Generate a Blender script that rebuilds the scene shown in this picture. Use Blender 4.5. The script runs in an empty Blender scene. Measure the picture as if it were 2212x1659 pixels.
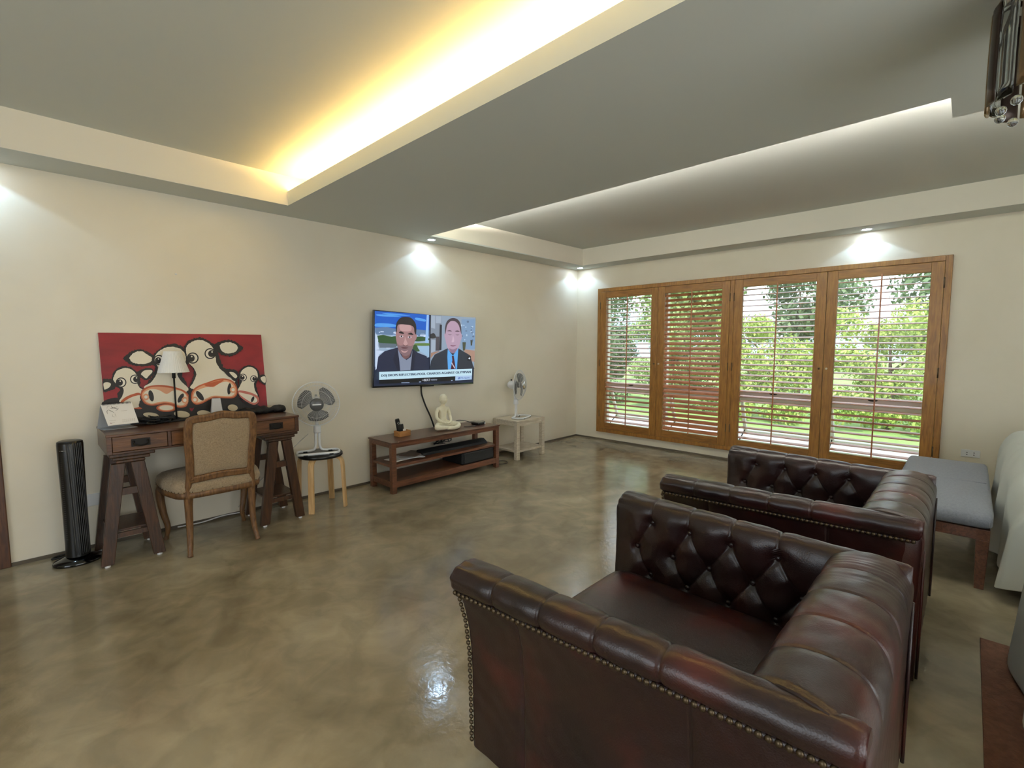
import bpy, bmesh, math, random
import numpy as np
from mathutils import Vector, Matrix
random.seed(7); rng = np.random.default_rng(11)
SC = bpy.context.scene; COL = SC.collection
PI = math.pi

# ------------------------------------------------------------------ camera
CAM = np.array([-5.6333, -4.1178, 1.333])
FPX = 1026.34
YAW, PIT, ROL = 0.76631, -0.08247, -0.00187
def cam_basis():
    f = np.array([math.cos(PIT)*math.cos(YAW), math.cos(PIT)*math.sin(YAW), math.sin(PIT)])
    r = np.array([math.sin(YAW), -math.cos(YAW), 0.0]); u = np.cross(r, f)
    r2 = math.cos(ROL)*r + math.sin(ROL)*u; u2 = -math.sin(ROL)*r + math.cos(ROL)*u
    return r2, u2, f
CR, CU, CF = cam_basis()
cd = bpy.data.cameras.new('camera'); cam = bpy.data.objects.new('camera', cd); COL.objects.link(cam)
cd.sensor_width = 36; cd.sensor_fit = 'HORIZONTAL'; cd.lens = FPX*36/2212; cd.clip_start = 0.02; cd.clip_end = 300
cam.matrix_world = Matrix(((CR[0], CU[0], -CF[0], CAM[0]), (CR[1], CU[1], -CF[1], CAM[1]), (CR[2], CU[2], -CF[2], CAM[2]), (0, 0, 0, 1)))
SC.camera = cam
# ------------------------------------------------------------------ view, world, lights
SC.view_settings.view_transform = 'Standard'; SC.view_settings.look = 'None'
SC.view_settings.gamma = 1; SC.view_settings.use_curve_mapping = False
SC.view_settings.exposure = 0.3
SC.cycles.use_denoising = True
SC.cycles.max_bounces = 10; SC.cycles.diffuse_bounces = 6; SC.cycles.glossy_bounces = 4
SC.cycles.transparent_max_bounces = 16
SC.cycles.sample_clamp_indirect = 6
SC.cycles.caustics_reflective = False; SC.cycles.caustics_refractive = False

def lin(c):
    def g(v): v /= 255.0; return v/12.92 if v <= .04045 else ((v+.055)/1.055)**2.4
    return (g(c[0]), g(c[1]), g(c[2]), 1)
W = bpy.data.worlds.new('sky'); SC.world = W; W.use_nodes = True
bg = W.node_tree.nodes['Background']
bg.inputs[0].default_value = (.84, .93, 1.0, 1); bg.inputs[1].default_value = 2.5
def light(name, typ, loc, energy, color, **k):
    l = bpy.data.lights.new(name, typ); l.energy = energy; l.color = color
    o = bpy.data.objects.new(name, l); COL.objects.link(o); o.location = loc
    for a, v in k.items():
        if a == 'direction': o.rotation_euler = Vector(v).to_track_quat('-Z', 'Y').to_euler()
        else: setattr(l, a, v)
    return o
light('sun', 'SUN', (0, 0, 8), 5.0, (1, .95, .85), direction=(.75, .35, -.75), angle=.02)
# added fill lamps at invented openings in the unseen rear walls
light('fill_front_opening', 'AREA', (-8.55, -3.4, 1.35), 9, (.95, .96, 1.0), direction=(1, 0, -.05), shape='RECTANGLE', size=2.6, size_y=1.9)
light('fill_right_opening', 'AREA', (-5.2, -6.35, 1.3), 15, (1.0, .93, .80), direction=(0, 1, .05), shape='RECTANGLE', size=3.6, size_y=1.9)
# ------------------------------------------------------------------ materials
MATS = {}
def nodes_of(m): return m.node_tree.nodes, m.node_tree.links
def mat(name, col, rough=.5, metal=0, spec=.5, noise=None, bump=None, coat=0, emit=None, es=1, alpha=1, trans=0, rvar=None, sheen=0):
    """noise=(scale, second colour, detail, stretch, contrast lo, hi); bump=(scale,strength,stretch)"""
    m = bpy.data.materials.new(name); m.use_nodes = True; N, L = nodes_of(m)
    b = N['Principled BSDF']; b.inputs['Base Color'].default_value = lin(col)
    b.inputs['Roughness'].default_value = rough; b.inputs['Metallic'].default_value = metal
    b.inputs['Specular IOR Level'].default_value = spec; b.inputs['Coat Weight'].default_value = coat
    b.inputs['Alpha'].default_value = alpha; b.inputs['Transmission Weight'].default_value = trans
    if sheen: b.inputs['Sheen Weight'].default_value = sheen
    if emit: b.inputs['Emission Color'].default_value = lin(emit); b.inputs['Emission Strength'].default_value = es
    if noise or bump or rvar:
        tc = N.new('ShaderNodeTexCoord')
    def nz(scale, stretch, detail=4, dist=0):
        mp = N.new('ShaderNodeMapping'); L.new(tc.outputs['Object'], mp.inputs[0]); mp.inputs['Scale'].default_value = stretch
        t = N.new('ShaderNodeTexNoise'); t.inputs['Scale'].default_value = scale; t.inputs['Detail'].default_value = detail
        t.inputs['Distortion'].default_value = dist
        L.new(mp.outputs[0], t.inputs['Vector']); return t
    if noise:
        sc, c2, det, st, lo, hi = noise
        t = nz(sc, st, det, .6); r = N.new('ShaderNodeValToRGB'); L.new(t.outputs['Fac'], r.inputs[0])
        r.color_ramp.elements[0].position = lo; r.color_ramp.elements[1].position = hi
        r.color_ramp.elements[0].color = lin(col); r.color_ramp.elements[1].color = lin(c2)
        L.new(r.outputs[0], b.inputs['Base Color'])
    if rvar:
        t = nz(rvar[0], (1, 1, 1), 5); mr = N.new('ShaderNodeMapRange'); L.new(t.outputs['Fac'], mr.inputs[0])
        mr.inputs[1].default_value = .3; mr.inputs[2].default_value = .7; mr.inputs[3].default_value = rvar[1]; mr.inputs[4].default_value = rvar[2]
        L.new(mr.outputs[0], b.inputs['Roughness'])
    if bump:
        t = nz(bump[0], bump[2], 5); bp = N.new('ShaderNodeBump'); bp.inputs['Strength'].default_value = bump[1]; bp.inputs['Distance'].default_value = .01
        L.new(t.outputs['Fac'], bp.inputs['Height']); L.new(bp.outputs[0], b.inputs['Normal'])
    MATS[name] = m
    return m
def wood(name, c1, c2, axis=0, rough=.4, coat=.1, sc=9):
    st = [7, 7, 7]; st[axis] = .8
    return mat(name, c1, rough, noise=(sc, c2, 6, tuple(st), .35, .68), bump=(sc*2, .12, tuple(st)), coat=coat)
def flat(name, c, es=None):
    if es is None: return mat(name, c, .55)
    m = bpy.data.materials.new(name); m.use_nodes = True; N, L = nodes_of(m)
    b = N['Principled BSDF']; b.inputs['Base Color'].default_value = (.01, .01, .01, 1); b.inputs['Roughness'].default_value = .35
    b.inputs['Emission Color'].default_value = lin(c); b.inputs['Emission Strength'].default_value = es
    return m

WHITEWALL = mat('wall_plaster', (234, 226, 208), .42, noise=(1.3, (226, 217, 197), 5, (1, 1, 1), .3, .7), bump=(5, .12, (1, 1, 1)), spec=.45)
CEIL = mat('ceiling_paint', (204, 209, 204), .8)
CEILFACE = mat('coffer_face', (228, 222, 208), .7)
SKIRT = mat('skirting_grey', (92, 82, 68), .5)
TEAK = wood('teak_shutter', (152, 106, 46), (118, 78, 28), 2, .42)
TEAKH = wood('teak_shutter_rail', (146, 100, 44), (112, 74, 28), 1, .42)
SLAT = wood('shutter_slat', (186, 122, 84), (150, 88, 54), 1, .28, .3)
DESKW = wood('desk_wood', (98, 64, 44), (66, 41, 26), 0, .35, .25)
DESKF = wood('desk_drawer_wood', (116, 76, 42), (78, 48, 24), 0, .38, .2)
TREST = wood('trestle_wood', (76, 46, 24), (46, 27, 13), 2, .4, .2)
OAKC = wood('weathered_oak', (128, 92, 56), (82, 54, 30), 2, .5, .05, 14)
TVW = wood('console_wood', (112, 70, 46), (76, 44, 28), 0, .4, .15)
TVTOP = wood('console_top', (84, 50, 36), (60, 34, 24), 0, .35, .2)
WASH = wood('whitewashed_wood', (210, 198, 178), (178, 162, 138), 0, .6, 0, 12)
BIRCH = wood('bent_birch', (218, 182, 130), (196, 156, 104), 2, .45, .1)
BAMB = wood('bamboo', (186, 132, 74), (156, 104, 52), 0, .45)
LINEN = mat('linen', (172, 152, 124), .9, noise=(160, (142, 122, 96), 3, (1, .25, 1), .3, .7), bump=(220, .5, (1, 1, 1)), sheen=.2)
BLACK = mat('black_plastic', (14, 14, 15), .3)
BLACKM = mat('black_matte', (12, 12, 13), .6)
BLKGLOSS = mat('black_gloss', (8, 8, 10), .12, coat=.5)
GRILL = mat('grille_dark_grey', (92, 92, 94), .4, metal=.4)
CHROME = mat('chrome', (200, 200, 200), .15, metal=1)
IRON = mat('dark_iron', (34, 30, 26), .45, metal=.6)
WPLAS = mat('white_plastic', (226, 226, 226), .35)
WGUARD = mat('white_wire', (216, 216, 214), .4)
GREYB = mat('grey_fan_blade', (92, 92, 90), .35, alpha=.93)
SHADE = mat('lamp_shade_fabric', (238, 236, 230), .8, bump=(60, .1, (1, 1, .05)))
PAPER = mat('white_paper', (236, 230, 222), .7)
GREYC = mat('grey_card', (170, 172, 174), .7)
CREAM = mat('cream_stone', (244, 236, 208), .45, noise=(24, (232, 222, 190), 4, (1, 1, 1), .3, .7), bump=(60, .15, (1, 1, 1)))
GREYF = mat('grey_upholstery', (142, 146, 156), .85, noise=(90, (128, 132, 142), 3, (1, 1, 1), .3, .7), bump=(160, .25, (1, 1, 1)), sheen=.2)
SHEET = mat('dust_sheet_cotton', (206, 208, 200), .85, bump=(9, .25, (1, 1, 1)))
MAT_ = mat('floor_mat_brown', (118, 78, 56), .85, noise=(30, (92, 58, 40), 5, (1, 1, 1), .3, .7), bump=(120, .4, (1, 1, 1)))
WFRAME = mat('white_window_frame', (228, 226, 222), .4)
BRASSN = mat('antique_nail', (92, 78, 60), .36, metal=.8)
AMBER = mat('amber_glass', (150, 122, 84), .18, metal=.4, coat=.5, noise=(6, (96, 76, 50), 3, (3, 3, .4), .35, .65))
BRONZE = mat('bronze_metal', (62, 48, 40), .3, metal=.5)
GLASSC = mat('clear_glass', (235, 240, 240), .03, trans=1)

def leather():
    m = bpy.data.materials.new('oxblood_leather'); m.use_nodes = True; N, L = nodes_of(m); b = N['Principled BSDF']
    tc = N.new('ShaderNodeTexCoord')
    t = N.new('ShaderNodeTexNoise'); t.inputs['Scale'].default_value = 3.2; t.inputs['Detail'].default_value = 5; L.new(tc.outputs['Object'], t.inputs['Vector'])
    r = N.new('ShaderNodeValToRGB'); L.new(t.outputs['Fac'], r.inputs[0])
    e = r.color_ramp.elements; e[0].position = .34; e[0].color = lin((29, 14, 15)); e[1].position = .74; e[1].color = lin((86, 30, 27))
    x = r.color_ramp.elements.new(.52); x.color = lin((42, 18, 18))
    L.new(r.outputs[0], b.inputs['Base Color'])
    b.inputs['Roughness'].default_value = .34; b.inputs['Coat Weight'].default_value = .25; b.inputs['Coat Roughness'].default_value = .3
    v = N.new('ShaderNodeTexVoronoi'); v.inputs['Scale'].default_value = 260; L.new(tc.outputs['Object'], v.inputs['Vector'])
    t2 = N.new('ShaderNodeTexNoise'); t2.inputs['Scale'].default_value = 22; t2.inputs['Detail'].default_value = 4; L.new(tc.outputs['Object'], t2.inputs['Vector'])
    ad = N.new('ShaderNodeMath'); ad.operation = 'MULTIPLY_ADD'; L.new(v.outputs['Distance'], ad.inputs[0]); ad.inputs[1].default_value = .25; L.new(t2.outputs['Fac'], ad.inputs[2])
    bp = N.new('ShaderNodeBump'); bp.inputs['Strength'].default_value = .22; bp.inputs['Distance'].default_value = .006
    L.new(ad.outputs[0], bp.inputs['Height']); L.new(bp.outputs[0], b.inputs['Normal']); return m
LEATH = leather()

def concrete():
    m = bpy.data.materials.new('polished_concrete'); m.use_nodes = True; N, L = nodes_of(m); b = N['Principled BSDF']
    tc = N.new('ShaderNodeTexCoord')
    def nz(s, d, dist=0):
        t = N.new('ShaderNodeTexNoise'); t.inputs['Scale'].default_value = s; t.inputs['Detail'].default_value = d; t.inputs['Distortion'].default_value = dist
        L.new(tc.outputs['Object'], t.inputs['Vector']); return t
    a = nz(1.1, 9, 1.2); r = N.new('ShaderNodeValToRGB'); L.new(a.outputs['Fac'], r.inputs[0])
    e = r.color_ramp.elements; e[0].position = .32; e[0].color = lin((124, 114, 93)); e[1].position = .70; e[1].color = lin((172, 160, 134))
    x = e.new(.5); x.color = lin((149, 137, 113))
    c = nz(6.5, 10, .8); r2 = N.new('ShaderNodeValToRGB'); L.new(c.outputs['Fac'], r2.inputs[0])
    e = r2.color_ramp.elements; e[0].position = .38; e[0].color = (.84, .84, .83, 1); e[1].position = .66; e[1].color = (1.10, 1.10, 1.10, 1)
    mx = N.new('ShaderNodeMixRGB'); mx.blend_type = 'MULTIPLY'; mx.inputs[0].default_value = 1; L.new(r.outputs[0], mx.inputs[1]); L.new(r2.outputs[0], mx.inputs[2])
    # thin wandering cracks and trowel veins
    w = N.new('ShaderNodeTexVoronoi'); w.feature = 'DISTANCE_TO_EDGE'; w.inputs['Scale'].default_value = .75
    nn = nz(3, 6); mv = N.new('ShaderNodeMixRGB'); mv.inputs[0].default_value = .22; L.new(tc.outputs['Object'], mv.inputs[1]); L.new(nn.outputs['Color'], mv.inputs[2]); L.new(mv.outputs[0], w.inputs['Vector'])
    r3 = N.new('ShaderNodeValToRGB'); L.new(w.outputs['Distance'], r3.inputs[0]); e = r3.color_ramp.elements
    e[0].position = 0; e[0].color = (.92, .92, .91, 1); e[1].position = .008; e[1].color = (1, 1, 1, 1)
    m2 = N.new('ShaderNodeMixRGB'); m2.blend_type = 'MULTIPLY'; m2.inputs[0].default_value = 1; L.new(mx.outputs[0], m2.inputs[1]); L.new(r3.outputs[0], m2.inputs[2])
    L.new(m2.outputs[0], b.inputs['Base Color'])
    mr = N.new('ShaderNodeMapRange'); L.new(c.outputs['Fac'], mr.inputs[0]); mr.inputs[1].default_value = .3; mr.inputs[2].default_value = .7; mr.inputs[3].default_value = .08; mr.inputs[4].default_value = .20
    L.new(mr.outputs[0], b.inputs['Roughness'])
    b.inputs['Specular IOR Level'].default_value = .62
    bn = nz(34, 5, .3); bp = N.new('ShaderNodeBump'); bp.inputs['Strength'].default_value = .20; bp.inputs['Distance'].default_value = .004
    L.new(bn.outputs['Fac'], bp.inputs['Height']); L.new(bp.outputs[0], b.inputs['Normal'])
    return m
CONC = concrete()

# ------------------------------------------------------------------ mesh helpers
ORG = {}
def props(o, label=None, cat=None, group=None, kind=None):
    if label: o['label'] = label
    if cat: o['category'] = cat
    if group: o['group'] = group
    if kind: o['kind'] = kind
    return o
def thing(name, label, cat, loc=(0, 0, 0), group=None):
    o = bpy.data.objects.new(name, None); COL.objects.link(o); o.location = loc; ORG[o.name] = np.array(loc, float)
    o.empty_display_size = .1
    return props(o, label, cat, group)
def xf(loc=(0, 0, 0), rz=0, s=1, rx=0, ry=0):
    R = np.array((Matrix.Rotation(rz, 3, 'Z') @ Matrix.Rotation(ry, 3, 'Y') @ Matrix.Rotation(rx, 3, 'X'))); l = np.array(loc, float)
    return lambda P: (np.asarray(P, float)*s) @ R.T + l
class MB:
    def __init__(s, f=None): s.v = []; s.f = []; s.mi = []; s.n = 0; s.xf = f
    def add(s, V, F, mi=0):
        V = np.asarray(V, float).reshape(-1, 3)
        if s.xf: V = s.xf(V)
        s.v.append(V); s.f += [tuple(int(i)+s.n for i in q) for q in F]; s.mi += [mi]*len(F); s.n += len(V); return s
    def box(s, x0, x1, y0, y1, z0, z1, mi=0):
        V = [(x, y, z) for x in (x0, x1) for y in (y0, y1) for z in (z0, z1)]
        return s.add(V, [(0, 1, 3, 2), (4, 6, 7, 5), (0, 4, 5, 1), (2, 3, 7, 6), (0, 2, 6, 4), (1, 5, 7, 3)], mi)
    def hexa(s, V, mi=0):  # 8 points: bottom 4 ccw, top 4 ccw
        return s.add(V, [(3, 2, 1, 0), (4, 5, 6, 7), (0, 1, 5, 4), (1, 2, 6, 5), (2, 3, 7, 6), (3, 0, 4, 7)], mi)
    def bar(s, a, b, w, d, up=(0, 0, 1), mi=0):
        a, b = np.array(a, float), np.array(b, float); t = b-a; t /= np.linalg.norm(t)
        u = np.cross(t, up); u /= np.linalg.norm(u)+1e-9; v = np.cross(u, t)
        V = [p+u*sx*w/2+v*sy*d/2 for p in (a, b) for sx, sy in ((-1, -1), (1, -1), (1, 1), (-1, 1))]
        return s.hexa(V, mi)
    def prism(s, poly, z0, z1, axis=2, mi=0):
        n = len(poly); V = []
        for z in (z0, z1):
            for p in poly:
                V.append((p[0], p[1], z) if axis == 2 else ((p[0], z, p[1]) if axis == 1 else (z, p[0], p[1])))
        return s.add(V, [tuple(range(n))[::-1], tuple(range(n, 2*n))]+[(i, (i+1) % n, n+(i+1) % n, n+i) for i in range(n)], mi)
    def grid(s, P, cu=False, cv=False, mi=0):
        P = np.asarray(P, float); m, n = P.shape[:2]; F = []
        for i in range(m if cu else m-1):
            for j in range(n if cv else n-1):
                F.append((i*n+j, i*n+(j+1) % n, ((i+1) % m)*n+(j+1) % n, ((i+1) % m)*n+j))
        return s.add(P.reshape(-1, 3), F, mi)
    def tube(s, pts, r, n=8, closed=False, mi=0, caps=True, flat=1.0, up=(0, 0, 1)):
        P = np.array(pts, float); m = len(P); R = np.full(m, r, float) if np.isscalar(r) else np.array(r, float)
        T = np.zeros_like(P)
        for i in range(m):
            a = P[(i-1) % m] if (closed or i > 0) else P[i]; b = P[(i+1) % m] if (closed or i < m-1) else P[i]
            T[i] = (b-a)/(np.linalg.norm(b-a)+1e-12)
        u = np.cross(T[0], up)
        if np.linalg.norm(u) < .1: u = np.cross(T[0], (1, 0, 0))
        u /= np.linalg.norm(u); rings = []
        for i in range(m):
            u = u-T[i]*(u@T[i]); u /= np.linalg.norm(u)+1e-12; w = np.cross(T[i], u)
            rings.append([P[i]+R[i]*(math.cos(a)*u+math.sin(a)*w*flat) for a in np.linspace(0, 2*PI, n, endpoint=False)])
        b0 = s.n; s.grid(np.array(rings), cu=closed, cv=True, mi=mi)
        if caps and not closed:
            s.f.append(tuple(b0+i for i in range(n))[::-1]); s.f.append(tuple(b0+(m-1)*n+i for i in range(n))); s.mi += [mi, mi]
        return s
    def lathe(s, prof, c=(0, 0, 0), n=24, axis=2, mi=0, sx=1, sy=1):
        A = np.linspace(0, 2*PI, n, endpoint=False); P = []
        for r, z in prof:
            row = []
            for a in A:
                x, y = r*math.cos(a)*sx, r*math.sin(a)*sy
                p = (x, y, z) if axis == 2 else ((x, z, y) if axis == 1 else (z, x, y)); row.append((p[0]+c[0], p[1]+c[1], p[2]+c[2]))
            P.append(row)
        return s.grid(np.array(P), cv=True, mi=mi)
    def ball(s, c, r, n=12, m=8, mi=0):
        r = (r, r, r) if np.isscalar(r) else r
        P = [[(c[0]+r[0]*math.sin(t)*math.cos(a), c[1]+r[1]*math.sin(t)*math.sin(a), c[2]+r[2]*math.cos(t)) for a in np.linspace(0, 2*PI, n, endpoint=False)] for t in np.linspace(.001, PI-.001, m)]
        return s.grid(np.array(P), cv=True, mi=mi)
    def pillow(s, x0, x1, y0, y1, z0, z1, e=.18, n=28, m=14, ez=.45, mi=0):
        cx, cy, cz = (x0+x1)/2, (y0+y1)/2, (z0+z1)/2; hx, hy, hz = (x1-x0)/2, (y1-y0)/2, (z1-z0)/2
        def pw(v, k): return math.copysign(abs(v)**k, v)
        P = [[(cx+hx*pw(math.cos(t), ez)*pw(math.cos(a), e), cy+hy*pw(math.cos(t), ez)*pw(math.sin(a), e), cz+hz*pw(math.sin(t), ez)) for a in np.linspace(0, 2*PI, n*2, endpoint=False)] for t in np.linspace(-PI/2+.001, PI/2-.001, m)]
        P = [[(cx, cy, P[0][0][2])]*(n*2)]+P+[[(cx, cy, P[-1][0][2])]*(n*2)]
        return s.grid(np.array(P), cv=True, mi=mi)
    def build(s, name, m, parent=None, smooth=False, bevel=0, solid=0, sub=0, **tags):
        V = np.concatenate(s.v)
        lo, hi = V.min(0), V.max(0)
        if parent is not None: org = ORG[parent.name]
        else: org = np.array([(lo[0]+hi[0])/2, (lo[1]+hi[1])/2, lo[2]])
        me = bpy.data.meshes.new(name); me.from_pydata((V-org).tolist(), [], s.f)
        for mm in (m if isinstance(m, (list, tuple)) else [m]): me.materials.append(mm)
        me.polygons.foreach_set('material_index', s.mi)
        bm = bmesh.new(); bm.from_mesh(me); bmesh.ops.recalc_face_normals(bm, faces=bm.faces); bm.to_mesh(me); bm.free()
        if smooth: me.polygons.foreach_set('use_smooth', [True]*len(me.polygons))
        me.update()
        o = bpy.data.objects.new(name, me); COL.objects.link(o)
        if parent is not None: o.parent = parent; ORG[o.name] = org
        else: o.location = org; ORG[o.name] = org
        if solid:
            q = o.modifiers.new('s', 'SOLIDIFY'); q.thickness = solid; q.offset = 0
        if bevel:
            q = o.modifiers.new('b', 'BEVEL'); q.width = bevel; q.segments = 2; q.limit_method = 'ANGLE'
        if sub:
            q = o.modifiers.new('u', 'SUBSURF'); q.levels = sub; q.render_levels = sub
        props(o, **tags)
        return o
def copy_tree(o, loc, **tags):
    c = o.copy(); COL.objects.link(c); c.location = loc
    for ch in list(o.children):
        d = ch.copy(); COL.objects.link(d); d.parent = c
        for g in list(ch.children):
            e = g.copy(); COL.objects.link(e); e.parent = d
    return props(c, **tags)
def spline(pts, k=8, closed=True):
    P = np.array(pts, float); n = len(P); out = []
    for i in range(n if closed else n-1):
        if closed: a, b, c, d = P[(i-1) % n], P[i], P[(i+1) % n], P[(i+2) % n]
        else: a, b, c, d = P[max(i-1, 0)], P[i], P[i+1], P[min(i+2, n-1)]
        for t in np.linspace(0, 1, k, endpoint=False):
            out.append(.5*((2*b)+(-a+c)*t+(2*a-5*b+4*c-d)*t*t+(-a+3*b-3*c+d)*t**3))
    if not closed: out.append(P[-1])
    return np.array(out)
# a point of the photographed wall picture -> its place on a real plane
def on_plane(px, py, p0, nrm):
    d = CF+CR*(px-1106)/FPX-CU*(py-829.5)/FPX
    t = ((np.array(p0)-CAM)@np.array(nrm))/(d@np.array(nrm)); return CAM+d*t
def text_verts(s, bold=0.0):
    c = bpy.data.curves.new('tmp', 'FONT'); c.body = s; c.size = 1; c.offset = bold; c.resolution_u = 3
    o = bpy.data.objects.new('tmp', c); COL.objects.link(o); dg = bpy.context.evaluated_depsgraph_get(); dg.update()
    me = o.evaluated_get(dg).to_mesh(); V = np.array([v.co[:2] for v in me.vertices]); F = [tuple(p.vertices) for p in me.polygons]
    o.evaluated_get(dg).to_mesh_clear(); bpy.data.objects.remove(o); return V, F
class Art:
    """Flat picture made of filled shapes lying on one real plane."""
    def __init__(s, p0, nrm, region, scale):
        s.p0 = np.array(p0, float); s.n = np.array(nrm, float)/np.linalg.norm(nrm); s.reg = region; s.sc = scale
        s.mb = MB(); s.mats = []; s.lay = 0
    def P(s, x, y): return on_plane(s.reg[0]+x/s.sc, s.reg[1]+y/s.sc, s.p0, s.n)
    def mi(s, m):
        if m not in s.mats: s.mats.append(m)
        return s.mats.index(m)
    def poly(s, pts, m, smooth=True, fur=0, k=6):
        s.lay += 1; Q = spline(pts, k) if smooth else np.array(pts, float)
        if fur:
            R = []; n = len(Q)
            for i in range(n):
                a, b = Q[i], Q[(i+1) % n]; L_ = max(1, int(np.linalg.norm(b-a)/9))
                for j in range(L_): R.append(a+(b-a)*j/L_)
            Q = np.array(R); c = Q.mean(0); d = Q-c; d /= np.linalg.norm(d, axis=1)[:, None]
            Q = Q+d*(rng.uniform(-.2, 1, len(Q))*fur)[:, None]
        V = np.array([s.P(*q) for q in Q])+s.n*(.00022*s.lay)
        u = s.P(100, 0)-s.P(0, 0); u /= np.linalg.norm(u); w = np.cross(s.n, u)
        from mathutils.geometry import tessellate_polygon
        T = tessellate_polygon([[Vector(((v-s.p0)@u, (v-s.p0)@w, 0)) for v in V]])
        s.mb.add(V, T, s.mi(m))
    def oval(s, cx, cy, rx, ry, m, rot=0, n=26):
        a = np.linspace(0, 2*PI, n, endpoint=False); c, q = math.cos(math.radians(rot)), math.sin(math.radians(rot))
        s.poly([(cx+rx*math.cos(t)*c-ry*math.sin(t)*q, cy+rx*math.cos(t)*q+ry*math.sin(t)*c) for t in a], m, False)
    def text(s, t, a, b, h, m, bold=0.0):
        s.lay += 1; V, F = text_verts(t, bold); lo, hi = V.min(0), V.max(0); a, b = np.array(a, float), np.array(b, float)
        X = (V[:, 0]-lo[0])/(hi[0]-lo[0]); Y = (V[:, 1]-lo[1])/(hi[1]-lo[1])
        Q = a[None]+(b-a)[None]*X[:, None]+np.array([0, -h])[None]*Y[:, None]
        s.mb.add(np.array([s.P(*q) for q in Q])+s.n*(.00022*s.lay), F, s.mi(m))
    def build(s, name, parent): return s.mb.build(name, s.mats, parent)

# ------------------------------------------------------------------ room shell
XL, YR = -8.6, -6.4      # far ends of the room behind the photographer
SOF, TOP = 2.39, 2.607
S = dict(kind='structure')
MB().box(XL, 0, YR, 0, -.15, 0).build('floor', CONC, **S)
w = MB(); w.box(-5.735, .2, 0, .2, 0, 2.8); w.box(XL, -6.72, 0, .2, 0, 2.8); w.box(-6.72, -5.735, 0, .2, 2.08, 2.8)
w.build('wall_left', WHITEWALL, **S)
WY0, WY1, WZ0, WZ1 = -3.93, -.43, .165, 2.045
w = MB(); w.box(0, .2, WY1, 0, 0, 2.8); w.box(0, .2, YR, WY0, 0, 2.8); w.box(0, .2, WY0, WY1, 0, WZ0); w.box(0, .2, WY0, WY1, WZ1, 2.8)
w.build('wall_back', WHITEWALL, **S)
w = MB(); w.box(XL, 0, YR-.2, YR, 0, .35); w.box(XL, 0, YR-.2, YR, 2.25, 2.8); w.box(XL, -7.0, YR-.2, YR, .35, 2.25); w.box(-3.4, 0, YR-.2, YR, .35, 2.25)
w.build('wall_right', WHITEWALL, **S)
w = MB(); w.box(XL-.2, XL, YR, 0, 0, .4); w.box(XL-.2, XL, YR, 0, 2.3, 2.8); w.box(XL-.2, XL, YR, -4.7, .4, 2.3); w.box(XL-.2, XL, -2.1, 0, .4, 2.3)
w.build('wall_front', WHITEWALL, **S)
# ceiling: dropped soffit with two raised coffers; the coffer sides carry a lip hiding the light strips
w = MB()
w.box(XL, .2, YR, .2, TOP, 2.8)
w.prism([(XL, -.322), (-3.93, -.322), (-3.0, -.262), (-.291, -.298), (-.291, 0), (XL, 0)], SOF, TOP)
w.prism([(-3.93, -.322), (-3.93, -5.6), (-3.0, -5.6), (-3.0, -.262)], SOF, TOP)
w.box(-4.118, -3.93, -5.6, -.322, SOF, SOF+.02); w.box(-4.14, -4.118, -5.6, -.322, SOF, SOF+.103)
w.box(-3.0, -2.797, -3.997, -.262, SOF+.0004, SOF+.02); w.box(-2.797, -2.775, -3.997, -.262, SOF+.0004, SOF+.10)
w.box(-3.0, -2.80, -5.6, -3.997, SOF, TOP); w.box(-2.80, -2.537, -5.6, -3.997, SOF+.0002, SOF+.02); w.box(-2.537, -2.515, -5.6, -3.997, SOF+.0002, SOF+.10)
w.box(-.291, 0, YR, 0, SOF, TOP)
w.box(XL, -.291, YR, -5.6, SOF, TOP); w.box(XL, -8.2, -5.6, -.322, SOF, TOP)
w.build('ceiling', CEIL, **S)
# skirting, almost flush
MB().box(-5.735, 0, -.012, 0, 0, .02).build('baseboard_left', SKIRT, **S)
MB().box(-.012, 0, -6.3, -.012, 0, .02).build('baseboard_back', SKIRT, **S)
# thin skins giving the coffer faces a paler, warmer colour than the soffit
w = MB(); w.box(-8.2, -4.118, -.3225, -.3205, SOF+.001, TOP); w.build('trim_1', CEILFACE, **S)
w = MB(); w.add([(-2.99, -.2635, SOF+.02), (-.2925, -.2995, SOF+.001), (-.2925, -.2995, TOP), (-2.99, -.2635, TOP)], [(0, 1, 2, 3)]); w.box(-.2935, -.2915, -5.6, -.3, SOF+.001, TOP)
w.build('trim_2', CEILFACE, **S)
# hidden light strips in the coves
LEDW = mat('warm_led', (255, 255, 255), .5, emit=(255, 202, 116), es=56)
LEDC = mat('soft_led', (255, 255, 255), .5, emit=(255, 247, 238), es=430)
w = MB()
y = -5.5
while y < -.42:
    w.box(-4.03, -4.012, y, min(y+.52, -.36), SOF+.021, SOF+.092); y += .56
w.build('led_strip', LEDW, label='warm white light strip hidden in the lip of the large ceiling recess', cat='light')
w = MB(); w.box(-2.66, -2.64, -5.5, -4.05, SOF+.021, SOF+.092); w.build('led_strip', LEDC, label='soft light strip hidden in the stepped end of the window side recess', cat='light')
w = MB(); w.box(-2.92, -2.90, -3.9, -.30, SOF+.021, SOF+.092)
w.build('led_strip', LEDC, label='soft light strip hidden along the ceiling recess nearest the window', cat='light')

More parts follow.
